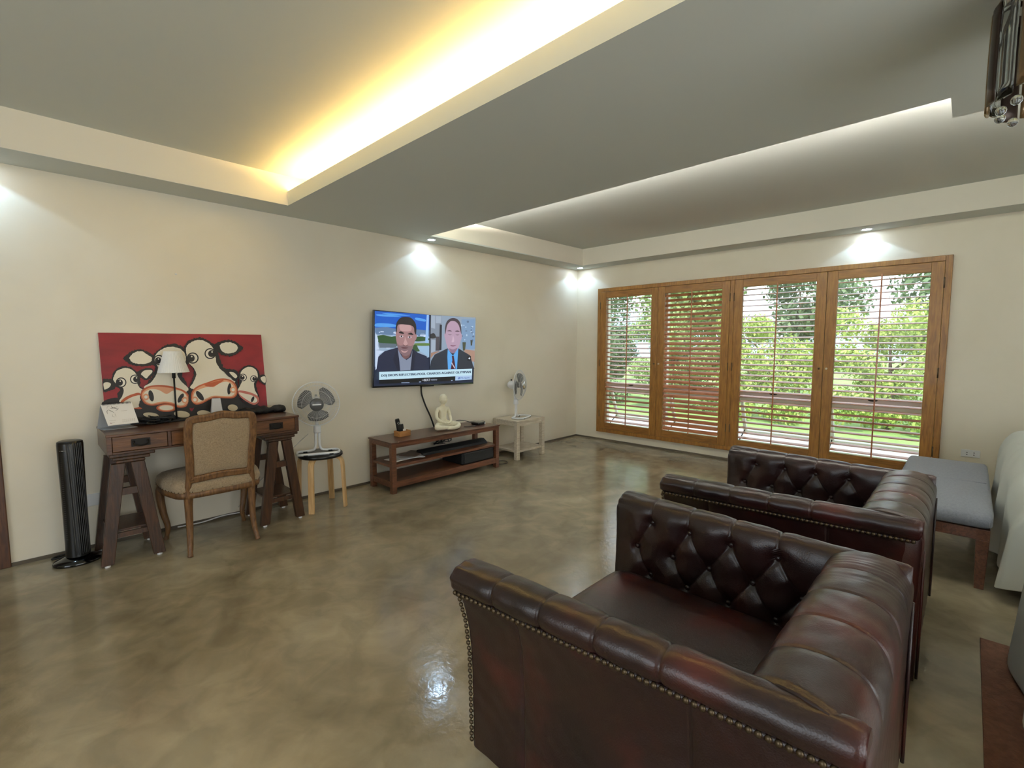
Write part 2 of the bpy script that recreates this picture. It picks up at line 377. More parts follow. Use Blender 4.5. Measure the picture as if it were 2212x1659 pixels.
# door at the far left
d = thing('door_1', 'dark brown wooden door and frame at the left end of the television wall', 'door', (-6.23, 0, 0)); d['kind'] = 'structure'
f = MB(); f.box(-5.80, -5.735, -.02, .12, 0, 2.08); f.box(-6.72, -6.66, -.02, .12, 0, 2.08); f.box(-6.66, -5.80, -.02, .12, 2.02, 2.08)
f.build('frame', wood('door_frame_wood', (96, 56, 26), (62, 32, 14), 2), d, bevel=.004)
MB().box(-6.66, -5.80, .02, .06, .0, 2.02).build('door_leaf', wood('door_wood', (70, 36, 18), (44, 22, 10), 2), d)
MB().tube([(-5.805, -.004, .22), (-5.805, -.004, .34)], .008, 8).build('hinge', IRON, d)
MB().box(-5.39, -5.30, -.012, 0, .28, .36).build('wall_socket', WPLAS, bevel=.004, label='white wall socket low on the wall behind the desk trestle', cat='socket')

# ------------------------------------------------------------------ shuttered window
t = MB(); Y0, Y1, Z0, Z1 = -3.971, -.385, .12, 2.094
FW = .047; FX = -.05
t.box(FX, .0, Y0, Y0+FW, Z0, Z1); t.box(FX, .0, Y1-FW, Y1, Z0, Z1); t.box(FX, 0, Y0+FW, Y1-FW, Z0, Z0+FW); t.box(FX, 0, Y0+FW, Y1-FW, Z1-FW, Z1)
t.box(FX, .0, -2.187, -2.143, Z0+FW, Z1-FW)
t.build('trim_3', TEAK, bevel=.003, **S)
pan = [(-1.274, Y1-FW-.002, 18), (-2.141, -1.278, 38), (-3.062, -2.189, 16), (Y0+FW+.002, -3.066, 14)]
pan_lab = ['teak louvred shutter nearest the room corner, slats nearly level',
           'teak louvred shutter with the most closed slats, second from the corner',
           'teak louvred shutter third from the corner, partly hidden by an armchair',
           'teak louvred shutter at the bench end of the window']
for k, (ya, yb, tilt) in enumerate(pan):
    q = thing('window_shutter', pan_lab[k], 'shutter', (-.03, (ya+yb)/2, Z0+FW), group='louvred shutters over the window')
    za, zb = Z0+FW+.003, Z1-FW-.003; SW, RB, RT = .088, .085, .085
    x0, x1 = -.052, -.018
    MB().box(x0, x1, ya, ya+SW, za, zb).build('stile', TEAK, q, bevel=.003); MB().box(x0, x1, yb-SW, yb, za, zb).build('stile', TEAK, q, bevel=.003)
    MB().box(x0+.001, x1, ya+SW, yb-SW, za, za+RB).build('rail', TEAKH, q, bevel=.003); MB().box(x0+.001, x1, ya+SW, yb-SW, zb-RT, zb).build('rail', TEAKH, q, bevel=.003)
    ns = 29; zz = np.linspace(za+RB+.032, zb-RT-.03, ns); f = MB(); a = math.radians(tilt)
    for z in zz:
        prof = [(math.cos(u)*.029, math.sin(u)*.0045) for u in np.linspace(0, 2*PI, 10, endpoint=False)]
        pr = [(-.034+px*math.cos(a)+pz*math.sin(a), z+px*math.sin(a)*1+pz*math.cos(a)) for px, pz in prof]
        n = len(pr); V = [(p[0], yy, p[1]) for yy in (ya+SW+.002, yb-SW-.002) for p in pr]
        f.add(V, [tuple(range(n)), tuple(range(n, 2*n))[::-1]]+[(i, (i+1) % n, n+(i+1) % n, n+i) for i in range(n)])
    f.build('louvre_slats', SLAT, q, smooth=False)
    ym = (ya+yb)/2; dx = .030*math.cos(a)
    MB().box(-.034-dx-.010, -.034-dx, ym-.006, ym+.006, za+RB-.01, zb-RT+.02).build('tilt_rod', SLAT, q, bevel=.002)
    ky = yb-.03 if k in (1, 3) else ya+.03
    kn = MB(xf((x0-.0, ky, 1.09))); kn.lathe([(0.0005, -.022), (.009, -.021), (.011, -.015), (.006, -.006), (.007, 0)], n=12, axis=0)
    kn.build('knob', mat('pale_knob', (206, 196, 176), .4) if k in (1, 3) else BRASSN, q, smooth=True, label='small pale round knob' if k in (1, 3) else 'small brown round knob')
    hy = ya-.002 if k in (1, 3) else yb+.002
    for hz in (.38, 1.08, 1.86):
        MB().tube([(x0-.002, hy, hz-.045), (x0-.002, hy, hz+.045)], .0055, 8).build('hinge', BRASSN, q, smooth=True)
# aluminium windows behind the shutters: fixed pane above, awning sash swung outward below
GL = mat('window_glass', (235, 245, 245), .02, trans=0, alpha=.12)
for k in range(4):
    ya = WY0+k*(WY1-WY0)/4; yb = ya+(WY1-WY0)/4; kk = 4-k
    q = thing('window_%d' % kk, ['', 'white framed window behind the shutter nearest the room corner', 'white framed window behind the second shutter from the corner', 'white framed window behind the third shutter from the corner', 'white framed window behind the bench end shutter'][kk], 'window', (.13, (ya+yb)/2, WZ0)); q['kind'] = 'structure'
    f = MB(); fr = .038
    f.box(.09, .15, ya, ya+fr, WZ0, WZ1); f.box(.09, .15, yb-fr, yb, WZ0, WZ1); f.box(.09, .15, ya+fr, yb-fr, WZ0, WZ0+.05); f.box(.09, .15, ya+fr, yb-fr, WZ1-fr, WZ1); f.box(.09, .16, ya+fr, yb-fr, .72, .80)
    f.build('window_frame', WFRAME, q, bevel=.003)
    MB().box(.118, .122, ya+fr, yb-fr, .80, WZ1-fr).build('pane', GL, q)
    ang = math.radians(24); hz = .72; L_ = .49
    ux, uz = math.sin(ang), -math.cos(ang)
    f = MB()
    def qd(a0, a1, y0, y1, th=.03):
        V = []
        for y_, aa in ((y0, a0), (y1, a0), (y1, a1), (y0, a1)): V.append((.14+ux*aa, y_, hz+uz*aa))
        V2 = [(p[0]+math.cos(ang)*th, p[1], p[2]+math.sin(ang)*th) for p in V]; f.hexa(V+V2)
    qd(0, .045, ya+.04, yb-.04); qd(L_-.045, L_, ya+.04, yb-.04); qd(.045, L_-.045, ya+.04, ya+.075); qd(.045, L_-.045, yb-.075, yb-.04)
    f.build('awning_sash', WFRAME, q)
    g = MB(); g.add([(.155+ux*.045, ya+.075, hz+uz*.045), (.155+ux*.045, yb-.075, hz+uz*.045), (.155+ux*(L_-.045), yb-.075, hz+uz*(L_-.045)), (.155+ux*(L_-.045), ya+.075, hz+uz*(L_-.045))], [(0, 1, 2, 3)])
    g.build('sash_pane', GL, q)
    ym = (ya+yb)/2+.03
    MB(xf((.085, ym, .79))).lathe([(.0005, -.008), (.035, -.007), (.04, 0), (.04, .006)], n=16, axis=0, sy=.35).build('handle', BLACK, q, label='small black window catch')
    MB().box(.06, .20, ya, yb, WZ0-.001, WZ0+.012).build('sill', WFRAME, q)
    for s_ in (ya+.055, yb-.055):
        MB().bar((.13, s_, WZ0+.05), (.14+ux*L_*.9, s_, hz+uz*L_*.9), .012, .006).build('stay_arm', IRON, q)

# ------------------------------------------------------------------ garden
GRASS = mat('lawn_grass', (148, 182, 108), .9, noise=(5, (118, 156, 84), 6, (1, 1, 1), .3, .7))
MB().box(.2, 60, -40, 40, -.4, -.12).build('ground', GRASS, **S)
MB().box(1.9, 2.9, -14, 14, -.12, -.105).build('path', mat('garden_path', (196, 198, 196), .8), **S)
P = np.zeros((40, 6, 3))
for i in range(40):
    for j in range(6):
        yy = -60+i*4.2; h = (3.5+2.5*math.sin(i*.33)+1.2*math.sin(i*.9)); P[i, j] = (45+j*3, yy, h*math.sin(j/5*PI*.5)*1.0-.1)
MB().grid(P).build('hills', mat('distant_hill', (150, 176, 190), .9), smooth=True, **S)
def leaf_cloud(n, rx, ry, rz, size, elong=1.7, lumps=9, seed=0, shell=.55):
    g = np.random.default_rng(seed); C_ = g.normal(size=(lumps, 3)); C_ /= np.linalg.norm(C_, axis=1)[:, None]; C_ *= g.uniform(.35, .80, (lumps, 1)); R_ = g.uniform(.28, .45, lumps)
    if lumps > 20: C_ = g.uniform(-.82, .82, (lumps, 3)); C_[:, :2] *= .85; R_ = g.uniform(.22, .34, lumps)
    k = g.integers(0, lumps, n); d = g.normal(size=(n, 3)); d /= np.linalg.norm(d, axis=1)[:, None]
    p = C_[k]+d*(R_[k]*g.uniform(shell, 1.05, n))[:, None]; p = p*np.array([rx, ry, rz])
    nr = d+g.normal(size=(n, 3))*.5; nr /= np.linalg.norm(nr, axis=1)[:, None]
    a = np.cross(nr, g.normal(size=(n, 3))); a /= np.linalg.norm(a, axis=1)[:, None]; b = np.cross(nr, a); s = g.uniform(.6, 1.2, n)*size
    a = a*(s*elong/2)[:, None]; b = b*(s/2)[:, None]
    V = np.stack([p-a, p+b, p+a, p-b], 1).reshape(-1, 3); F = np.arange(4*n).reshape(-1, 4); return V, F
def leafmat(name, c1, c2, c3):
    m = bpy.data.materials.new(name); m.use_nodes = True; N, L = nodes_of(m); b = N['Principled BSDF']
    g = N.new('ShaderNodeNewGeometry'); r = N.new('ShaderNodeValToRGB'); L.new(g.outputs['Random Per Island'], r.inputs[0])
    e = r.color_ramp.elements; e[0].color = lin(c1); e[1].color = lin(c3); x = e.new(.5); x.color = lin(c2)
    L.new(r.outputs[0], b.inputs['Base Color']); b.inputs['Roughness'].default_value = .5
    t = N.new('ShaderNodeBsdfTranslucent'); L.new(r.outputs[0], t.inputs[0]); mx = N.new('ShaderNodeMixShader'); mx.inputs[0].default_value = .3
    L.new(b.outputs[0], mx.inputs[1]); L.new(t.outputs[0], mx.inputs[2]); L.new(mx.outputs[0], N['Material Output'].inputs[0]); return m
LF1 = leafmat('bright_leaves', (140, 166, 80), (172, 194, 106), (208, 222, 142)); LF2 = leafmat('dark_leaves', (66, 92, 66), (96, 124, 88), (140, 166, 124)); LF3 = leafmat('mid_leaves', (110, 136, 80), (138, 164, 100), (172, 194, 130))
BARK = mat('bark', (92, 76, 60), .9)
def plant(name, label, cat, x, y, rx, ry, h, m, n, size, seed, group, z0=-.12, trunk=0):
    q = thing(name, label, cat, (x, y, z0), group)
    V, F = leaf_cloud(n, rx, ry, (h-trunk)/2*1.05, size, seed=seed, lumps=30 if trunk == 0 else 18); V = V+np.array([x, y, z0+trunk+(h-trunk)/2])
    V[:, 2] = np.maximum(V[:, 2], z0+.01)
    o = MB(); o.add(V, F.tolist()); o.build('foliage', m, q)
    s = MB(); g = np.random.default_rng(seed+50); s.tube([(x, y, z0-.02), (x+.03, y, z0+h*.35), (x, y+.03, z0+h*.7)], [.05+.02*trunk, .035+.02*trunk, .015], 8)
    for i in range(5):
        a = g.uniform(0, 2*PI); zz_ = z0+h*g.uniform(.25, .6); s.tube([(x, y, zz_), (x+rx*.5*math.cos(a), y+ry*.5*math.sin(a), zz_+h*.2)], [.02, .008], 6)
    s.build('trunk', BARK, q, smooth=True)
HG = 'shrubs in the hedge beyond the window'
plant('garden_shrub', 'bright yellow-green shrub seen through the bench end shutter', 'shrub', 4.3, -3.2, .9, 1.0, 2.0, LF1, 16000, .042, 1, HG)
plant('garden_shrub', 'bright yellow-green shrub seen through the third shutter from the corner', 'shrub', 4.5, -1.35, .9, 1.05, 2.05, LF1, 16000, .042, 2, HG)
plant('garden_shrub', 'mid green shrub seen low through the second shutter from the corner', 'shrub', 4.4, .6, .9, 1.1, 2.1, LF3, 16000, .042, 3, HG)
plant('garden_shrub', 'dark green shrub low behind the shutter nearest the corner', 'shrub', 4.2, 2.5, 1.0, 1.1, 2.0, LF2, 16000, .042, 4, HG)
plant('garden_shrub', 'dark green shrub beyond the corner end of the window', 'shrub', 4.2, 5.6, 1.0, 1.1, 2.2, LF2, 16000, .042, 5, HG)
plant('garden_shrub', 'mid green shrub past the bench end of the window', 'shrub', 4.6, -5.6, .9, 1.1, 2.0, LF3, 16000, .042, 6, HG)
TG = 'trees standing behind the garden hedge'
plant('garden_tree', 'tall dark tree behind the shutter nearest the corner', 'tree', 8.0, 5.8, 2.2, 2.0, 6.2, LF2, 14000, .09, 7, TG, trunk=.9)
plant('garden_tree', 'tall tree filling the second shutter from the corner', 'tree', 7.6, 1.7, 2.0, 1.7, 5.6, LF3, 14000, .09, 8, TG, trunk=.9)
plant('garden_tree', 'feathery dark tree at the top of the bench end shutter', 'tree', 6.8, -4.6, 1.9, 1.7, 4.4, LF2, 8000, .085, 9, TG, trunk=1.2)
plant('garden_tree', 'small sparse tree rising behind the bright shrubs', 'tree', 8.5, -.9, 1.4, 1.4, 4.0, LF2, 4500, .085, 10, TG, trunk=1.2)

# ------------------------------------------------------------------ downlights
SPOTM = mat('downlight_glow', (255, 255, 255), .5, emit=(220, 236, 255), es=70)
dl = [(-2.665, -.136, 'round recessed downlight in the soffit above the television'), (-.156, -.159, 'round recessed downlight in the ceiling corner beside the window'), (-.118, -3.366, 'round recessed downlight over the shuttered window'), (-5.78, -.136, 'round recessed downlight over the left end of the television wall')]
for x, y, lb in dl:
    q = thing('recessed_downlight', lb, 'downlight', (x, y, SOF-.004), group='recessed downlights in the soffit')
    MB().lathe([(.036, .003), (.036, -.002), (.048, -.004), (.053, 0.0), (.053, .003)], (x, y, SOF), 28).build('trim_ring', mat('downlight_ring', (200, 204, 206), .3, metal=.5), q, smooth=True)
    MB().lathe([(.0005, -.001), (.036, -.001)], (x, y, SOF), 24).build('lens', SPOTM, q)
    for nm, sz, bl, e in (('wide', 118, .03, 4.6), ('narrow', 84, .9, 1.6)):
        l = light('downlight_beam_'+nm, 'SPOT', (x, y, SOF-.012), e, (.42, .70, 1.0), direction=(0, 0, -1), spot_size=math.radians(sz), spot_blend=bl, shadow_soft_size=.02)

# ------------------------------------------------------------------ leather armchairs
def tufted(P, S_, V_, region, buttons, links, seams, lowseams=(), vn=None):
    """displace grid P along its normals: buttons pull in, links are creases, seams run over the roll"""
    gu = np.gradient(P, axis=0); gv = np.gradient(P, axis=1); N_ = np.cross(gu, gv); N_ /= np.linalg.norm(N_, axis=2)[..., None]+1e-12
    D = np.zeros(S_.shape); B = np.array(buttons)
    if len(B):
        d = np.min(np.hypot(S_[..., None]-B[:, 0], V_[..., None]-B[:, 1]), axis=-1)
        D += region*(.012*(1-np.exp(-(d/.055)**2))-.016*np.exp(-(d/.017)**2)-.003*np.exp(-(d/.045)**2))
        K_ = np.zeros(S_.shape)
        for a, b in links:
            a, b = np.array(a), np.array(b); ab = b-a; t = np.clip(((S_-a[0])*ab[0]+(V_-a[1])*ab[1])/(ab@ab), 0, 1)
            dd = np.hypot(S_-a[0]-t*ab[0], V_-a[1]-t*ab[1]); K_ = np.maximum(K_, .0055*np.exp(-(dd/.0055)**2)+.004*np.exp(-(dd/.018)**2))
        D -= K_*(1-.9*np.exp(-(d/.02)**2))
    for s0, va, vb in seams:
        m = 1/(1+np.exp(-(V_-va)/.006))*1/(1+np.exp((V_-vb)/.006)); ds = S_-s0
        D -= m*(.0048*np.exp(-(ds/.0034)**2)+.003*np.exp(-(ds/.02)**2))
    D += .0009*np.sin(S_*61+3*np.sin(V_*17))*np.sin(V_*47+2*np.sin(S_*13))
    return P, N_, D
def dense(pts, n):
    Q = spline(pts, 12, False); L_ = np.concatenate([[0], np.cumsum(np.linalg.norm(np.diff(Q, axis=0), axis=1))]); t = np.linspace(0, L_[-1], n)
    return np.stack([np.interp(t, L_, Q[:, i]) for i in range(2)], 1), t
def make_armchair(name, label, loc):
    R_ = thing(name, label, 'armchair', loc, 'leather club armchairs facing the television wall'); L0 = np.array(loc, float)
    YF, YB = .485, -.505
    prof = [(.450, .045), (.452, .20), (.456, .36), (.470, .47), (.494, .555), (.510, .590), (.528, .600), (.540, .622), (.540, .645), (.525, .664), (.495, .674), (.455, .674), (.422, .660), (.404, .630), (.400, .59), (.402, .52), (.400, .44), (.395, .36), (.39, .28)]
    Q, t = dense(prof, 165); vnail = t[np.argmin(np.hypot(Q[:, 0]-.510, Q[:, 1]-.590))]; vtop = t[np.argmin(abs(Q[:, 0]-.404)+abs(Q[:, 1]-.630))]
    inner = t > vtop
    def vz(z): i = np.where(inner)[0]; return t[i[np.argmin(abs(Q[i, 1]-z))]]
    row = [(.335, .175, .015, -.145), (.40, .242, .095, -.065, -.225), (.335, .175, .015, -.145)]; vr = [vz(.583), vz(.47), vz(.36)]
    buttons = [(s, vr[k]) for k in range(3) for s in row[k]]
    links = []
    for k in (0, 1):
        for a in row[k]:
            for b in row[k+1]:
                if abs(a-b) < .09: links.append(((a, vr[k]), (b, vr[k+1])))
    for b in row[2]: links.append(((b, vr[2]), (b, vr[2]+.12)))
    seams = [(s, vnail+.012, vr[0]) for s in row[0]]+[(.30-.02, -1, vnail-.01), (-.20, -1, vnail-.01)]
    ns = 230; tt = np.linspace(0, 1, ns)
    def arm_pt(o, z, y):
        tau = np.clip((YF-y)/(YF-YB), 0, 1); k = np.clip(z/.6, 0, 1)**1.6
        return o-tau*(.015+.070*k)*np.clip((o-.36)/.16, 0, 1)
    arms = []
    for sgn in (-1, 1):
        O = np.repeat(Q[None, :, 0], ns, 0); Z = np.repeat(Q[None, :, 1], ns, 0)
        yr = YB+.004+.14*np.clip((np.repeat(t[None], ns, 0)-vtop)/.05, 0, 1)
        Y = YF+(yr-YF)*tt[:, None]
        X = arm_pt(O, Z, Y); Pn = np.stack([X, Y, Z], 2)
        Vt = np.repeat(t[None], ns, 0); reg = 1/(1+np.exp(-(Vt-(vtop+.0))/.02))*1/(1+np.exp((Y-.425)/.012))
        Pn, Nn, D = tufted(Pn, Y, Vt, reg, buttons, links, seams)
        cen = np.array([.46, .35, .5])
        if Nn[100, 40, 0] < 0: Nn = -Nn
        D -= .006*np.exp(-((Y-yr)/.008)**2)
        # puckers at the front end of the roll
        roll = ((Vt > vnail+.01) & (Vt < vtop))*1.0
        D -= roll*.0045*np.exp(-((Y-YF)/.05)**2)*(.5+.5*np.sin(Vt*170))
        Pn = Pn+Nn*D[..., None]
        # rounded nose at the front
        caps = []
        c0 = np.array([Pn[0, :, 0].mean(), 0, 0])
        for a in np.linspace(PI/2, 0, 7)[:-1]:
            q = Pn[0].copy(); cx = .46 + (Q[:, 0]*0); sh = .02*(1-math.cos(a))
            dx = q[:, 0]-np.interp(q[:, 2], [0, .5, .6, .7], [.425, .43, .455, .465]); q[:, 0] -= np.sign(dx)*np.minimum(sh, abs(dx)); q[:, 2] -= np.clip((q[:, 2]-.60)/.07, 0, 1)*sh
            q[:, 1] += .022*math.sin(a); caps.append(q)
        full = np.concatenate([np.array(caps), Pn], 0); full[..., 0] *= sgn
        b = MB(xf(loc)); b.grid(full); m0 = full.shape[1]; b.f.append(tuple(range(m0))); b.mi.append(0); b.f.append(tuple(range(len(b.v[0])-m0, len(b.v[0])))); b.mi.append(0)
        arm = b.build('arm', LEATH, R_, smooth=True); arms.append(arm)
        # buttons
        for s, v in buttons:
            j = np.argmin(abs(t-v)); i = np.argmin(abs(Y[:, j]-s)); p = Pn[i, j].copy(); nn = Nn[i, j].copy(); p = p+nn*.004; p[0] *= sgn; nn[0] *= sgn
            bb = MB(xf(loc)); bb.ball(p, (.0055, .0105, .0105), 12, 8); o = bb.build('button', LEATH, arm, smooth=True)
        # nail heads along the outer edge below the roll and down the front edge
        if sgn < 0:
            tr = [( -arm_pt(.516, .592, y)-.0005, y, .590) for y in np.linspace(YF+.006, YB+.03, 40)]
            strip = MB(xf(loc)).tube(tr, .0075, 8).build('nail_trim', LEATH, R_, smooth=True)
            j = 0; y = YF+.004; first = None; spots = []
            while y > YB+.02: spots.append((-arm_pt(.5225, .592, y)-.0015, y, .590, 0)); y -= .0172
            for z in np.arange(.572, .06, -.0195):
                o_ = np.interp(z, [p[1] for p in prof[:6]], [p[0] for p in prof[:6]]); spots.append((-o_-.001, YF+.018, z, 1))
            for s_ in spots:
                if first is None:
                    bb = MB(xf(loc)); bb.ball(s_[:3], (.006, .0078, .0078), 10, 6); first = bb.build('nail', BRASSN, strip, smooth=True); p0 = s_
                else:
                    o = first.copy(); COL.objects.link(o); o.parent = strip; o.location = Vector((s_[0]-p0[0], s_[1]-p0[1], s_[2]-p0[2]))
    # back
    bp = [(-.300, .28), (-.300, .36), (-.302, .45), (-.300, .54), (-.294, .60), (-.296, .640), (-.318, .668), (-.362, .684), (-.415, .686), (-.462, .674), (-.492, .646), (-.505, .608), (-.505, .56), (-.502, .45), (-.500, .30), (-.500, .15), (-.500, .045)]
    Q2, t2 = dense(bp, 150); nb = 200; uu = np.linspace(-1, 1, nb)
    vt2 = t2[np.argmin(np.hypot(Q2[:, 0]+.294, Q2[:, 1]-.60))]; ve2 = t2[np.argmin(np.hypot(Q2[:, 0]+.505, Q2[:, 1]-.60))]
    fr2 = np.clip((t2-vt2)/(ve2-vt2), 0, 1); hw = .388+fr2*.066-.014*np.clip((t2-ve2)/.25, 0, 1)
    X = uu[:, None]*hw[None]; Y = np.repeat(Q2[None, :, 0], nb, 0); Z = np.repeat(Q2[None, :, 1], nb, 0)
    V2 = np.repeat(t2[None], nb, 0); vt2 = t2[np.argmin(np.hypot(Q2[:, 0]+.294, Q2[:, 1]-.60))]
    def vz2(z): i = np.where(t2 < vt2)[0]; return t2[i[np.argmin(abs(Q2[i, 1]-z))]]
    r2 = [(-.255, -.085, .085, .255), (-.17, 0, .17), (-.255, -.085, .085, .255)]; v2 = [vz2(.575), vz2(.47), vz2(.36)]
    bt2 = [(s, v2[k]) for k in range(3) for s in r2[k]]; lk = [((a, v2[k]), (b, v2[k+1])) for k in (0, 1) for a in r2[k] for b in r2[k+1] if abs(a-b) < .1]
    vend = t2[np.argmin(np.hypot(Q2[:, 0]+.505, Q2[:, 1]-.60))]
    P2 = np.stack([X, Y, Z], 2); reg = 1/(1+np.exp((V2-vt2)/.02))
    P2, N2, D2 = tufted(P2, X, V2, reg, bt2, lk, [(s, v2[0], vend) for s in r2[0]])
    if N2[100, 60, 2] < 0: N2 = -N2
    D2 -= .007*np.exp(-((abs(uu[:, None])-1)*hw[None]/.010)**2)
    rollm = 1/(1+np.exp(-(V2-vt2)/.01))*1/(1+np.exp((V2-vend)/.01))
    D2 += rollm*.0007*np.sin(X*230+3*np.sin(V2*18)+2*np.sin(X*40))*np.exp(-((X-.27)/.08)**2)
    P2 = P2+N2*D2[..., None]
    b = MB(xf(loc)); b.grid(P2); b.f += [tuple(range(150)), tuple(range((nb-1)*150, nb*150))]; b.mi += [0, 0]; back = b.build('backrest', LEATH, R_, smooth=True)
    for s, v in bt2:
        j = np.argmin(abs(t2-v)); i = np.argmin(abs(X[:, j]-s)); p = P2[i, j]+N2[i, j]*.004
        MB(xf(loc)).ball(p, (.0105, .0055, .0105), 12, 8).build('button', LEATH, back, smooth=True)
    # back edge welt where outside back meets the outer arms
    for sx in (-1, 1):
        MB(xf(loc)).tube([(sx*.418, -.507, .05), (sx*.418, -.507, .3), (sx*.425, -.506, .56)], .005, 8).build('welt', LEATH, R_, smooth=True)
    MB(xf(loc)).pillow(-.385, .385, -.30, .475, .245, .385, .14, ez=.4).build('seat_cushion', LEATH, R_, smooth=True)
    MB(xf(loc)).box(-.41, .41, -.485, -.32, .10, .60).build('back_core', LEATH, R_, bevel=.03)
    b = MB(xf(loc)); b.box(-.40, .40, -.46, .455, .06, .25); b.build('seat_base', LEATH, R_, bevel=.012)
    for sx in (-1, 1):
        for y in (.42, -.455):
            MB(xf(loc)).lathe([(.012, 0), (.020, .004), (.026, .03), (.030, .052), (.024, .065)], (sx*.39, y, 0), 16).build('leg', mat('dark_leg_wood', (40, 22, 14), .35) if 'dark_leg_wood' not in MATS else MATS['dark_leg_wood'], R_, smooth=True)
    return R_
chairA = make_armchair('club_armchair', 'oxblood leather button-tufted armchair with nailhead trim, nearest the camera', (-4.24, -3.53, 0))
copy_tree(chairA, (-2.895, -3.53, 0), label='oxblood leather button-tufted armchair standing nearer the shuttered window and bench', group='leather club armchairs facing the television wall')

# ------------------------------------------------------------------ desk on trestles
DX0, DX1, DY0, DY1, DZ0, DZ1 = -5.305, -4.185, -.485, -.03, .684, .806
D = thing('desk', 'brown wooden trestle desk with three drawers under the cow painting', 'desk', (-4.745, -.26, 0))
b = MB(); b.box(DX0-.0, DX1+.0, DY0-.004, DY1, DZ1-.016, DZ1); b.build('desktop', DESKW, D, bevel=.003)
b = MB(); b.box(DX0+.003, DX0+.028, DY0, DY1-.003, DZ0, DZ1-.016); b.box(DX1-.028, DX1-.003, DY0, DY1-.003, DZ0, DZ1-.016); b.box(DX0+.028, DX1-.028, DY1-.02, DY1-.003, DZ0, DZ1-.016)
b.box(DX0+.028, DX1-.028, DY0, DY1-.02, DZ0, DZ0+.012)
for x in (-4.995, -4.495): b.box(x-.009, x+.009, DY0, DY1-.02, DZ0+.012, DZ1-.016)
b.build('drawer_case', DESKW, D, bevel=.002)
for i, (a, c) in enumerate(((DX0+.03, -5.006), (-4.984, -4.506), (-4.484, DX1-.03))):
    dr = MB(); dr.box(a, c, DY0+.004, DY0+.02, DZ0+.014, DZ1-.018); dr.box(a+.006, c-.006, DY0+.02, DY1-.04, DZ0+.016, DZ1-.022)
    dr = dr.build('drawer', DESKF, D, bevel=.002)
    m = (a+c)/2; zc = .742
    for mm in ([m] if i != 1 else [m-.12, m+.12]):
        h = MB(); h.box(mm-.047, mm+.047, DY0, DY0+.005, zc-.022, zc+.024)
        h.tube(spline([(mm-.034, DY0-.003, zc+.008), (mm-.036, DY0-.012, zc-.006), (mm-.02, DY0-.017, zc-.016), (mm, DY0-.018, zc-.018), (mm+.02, DY0-.017, zc-.016), (mm+.036, DY0-.012, zc-.006), (mm+.034, DY0-.003, zc+.008)], 4, False), .0032, 8)
        h.ball((mm-.034, DY0-.002, zc+.008), .007); h.ball((mm+.034, DY0-.002, zc+.008), .007)
        h.build('handle', IRON, dr, label='dark iron bail handle')
for cx, lab in ((-5.205, 'L'), (-4.315, 'R')):
    T = D
    b = MB()  # stepped moulded beam
    for k, (hw, z0, z1) in enumerate(((.135, .660, .684), (.110, .640, .660), (.085, .622, .640))):
        b.box(max(cx-hw, DX0+.012+.016*k), min(cx+hw, DX1-.004-.02*k), DY0+.02+.004*k, DY1-.01-.004*k, z0, z1)
    b.build('trestle_beam', TREST, D, bevel=.006)
    for y, dy in ((DY0+.045, .0), (DY1-.075, 0)):
        for sx in (-1, 1):
            g = MB(); xt, xb = cx+sx*.047, cx+sx*(.128)
            V = [(xb-.031, y-.02, .012), (xb+.031, y-.02, .012), (xb+.031, y+.02, .012), (xb-.031, y+.02, .012), (xt-.034, y-.02, .622), (xt+.034, y-.02, .622), (xt+.034, y+.02, .622), (xt-.034, y+.02, .622)]
            g.hexa(V); leg = g.build('leg', TREST, D, bevel=.003)
            MB().lathe([(.0005, 0), (.014, 0), (.014, .012), (.0005, .012)], (xb, y-.004, 0), 12).build('foot_pad', WPLAS, leg, label='white felt foot pad')
        b = MB(); b.box(cx-.075, cx+.075, y-.014, y+.014, .425, .468); b.build('crossbar', TREST, D, bevel=.002)
        b = MB(); b.box(cx-.112, cx+.112, y-.012, y+.012, .165, .195); b.build('shelf_rail', TREST, D, bevel=.002)
    b = MB(); b.box(cx-.11, cx+.11, DY0+.062, DY1-.09, .195, .209); b.build('trestle_shelf', TREST, D, bevel=.002)

# painting of cartoon-like cows, leaning on the wall
pp0 = np.array([-4.77, -.035, 1.415]); pdn = np.array([0, -.075, -.607]); pn = np.cross(np.array([1., 0, 0]), pdn); pn = pn/np.linalg.norm(pn)
if pn[1] > 0: pn = -pn
PT = thing('painting', 'red canvas painting of four staring black and white cows leaning on the wall', 'painting', (-4.77, -.07, .808))
A = Art(pp0, pn, (200, 700), 5.53)
CO = dict(red=(150, 30, 40), red2=(128, 22, 34), blk=(20, 14, 12), cream=(234, 224, 202), cr2=(206, 192, 162), org=(188, 88, 46), pch=(224, 160, 120), wht=(240, 232, 216), pk=(196, 110, 96))
cm = {k: mat('paint_'+k, v, .5) for k, v in CO.items()}
cm['red'] = mat('paint_red_brushed', (158, 30, 42), .5, noise=(3, (122, 20, 32), 6, (1, 1, 3), .3, .7))
TL, TR, BR, BL = (72, 103), (2020, 130), (2092, 1100), (150, 1200)
c4 = [A.P(*q) for q in (TL, TR, BR, BL)]
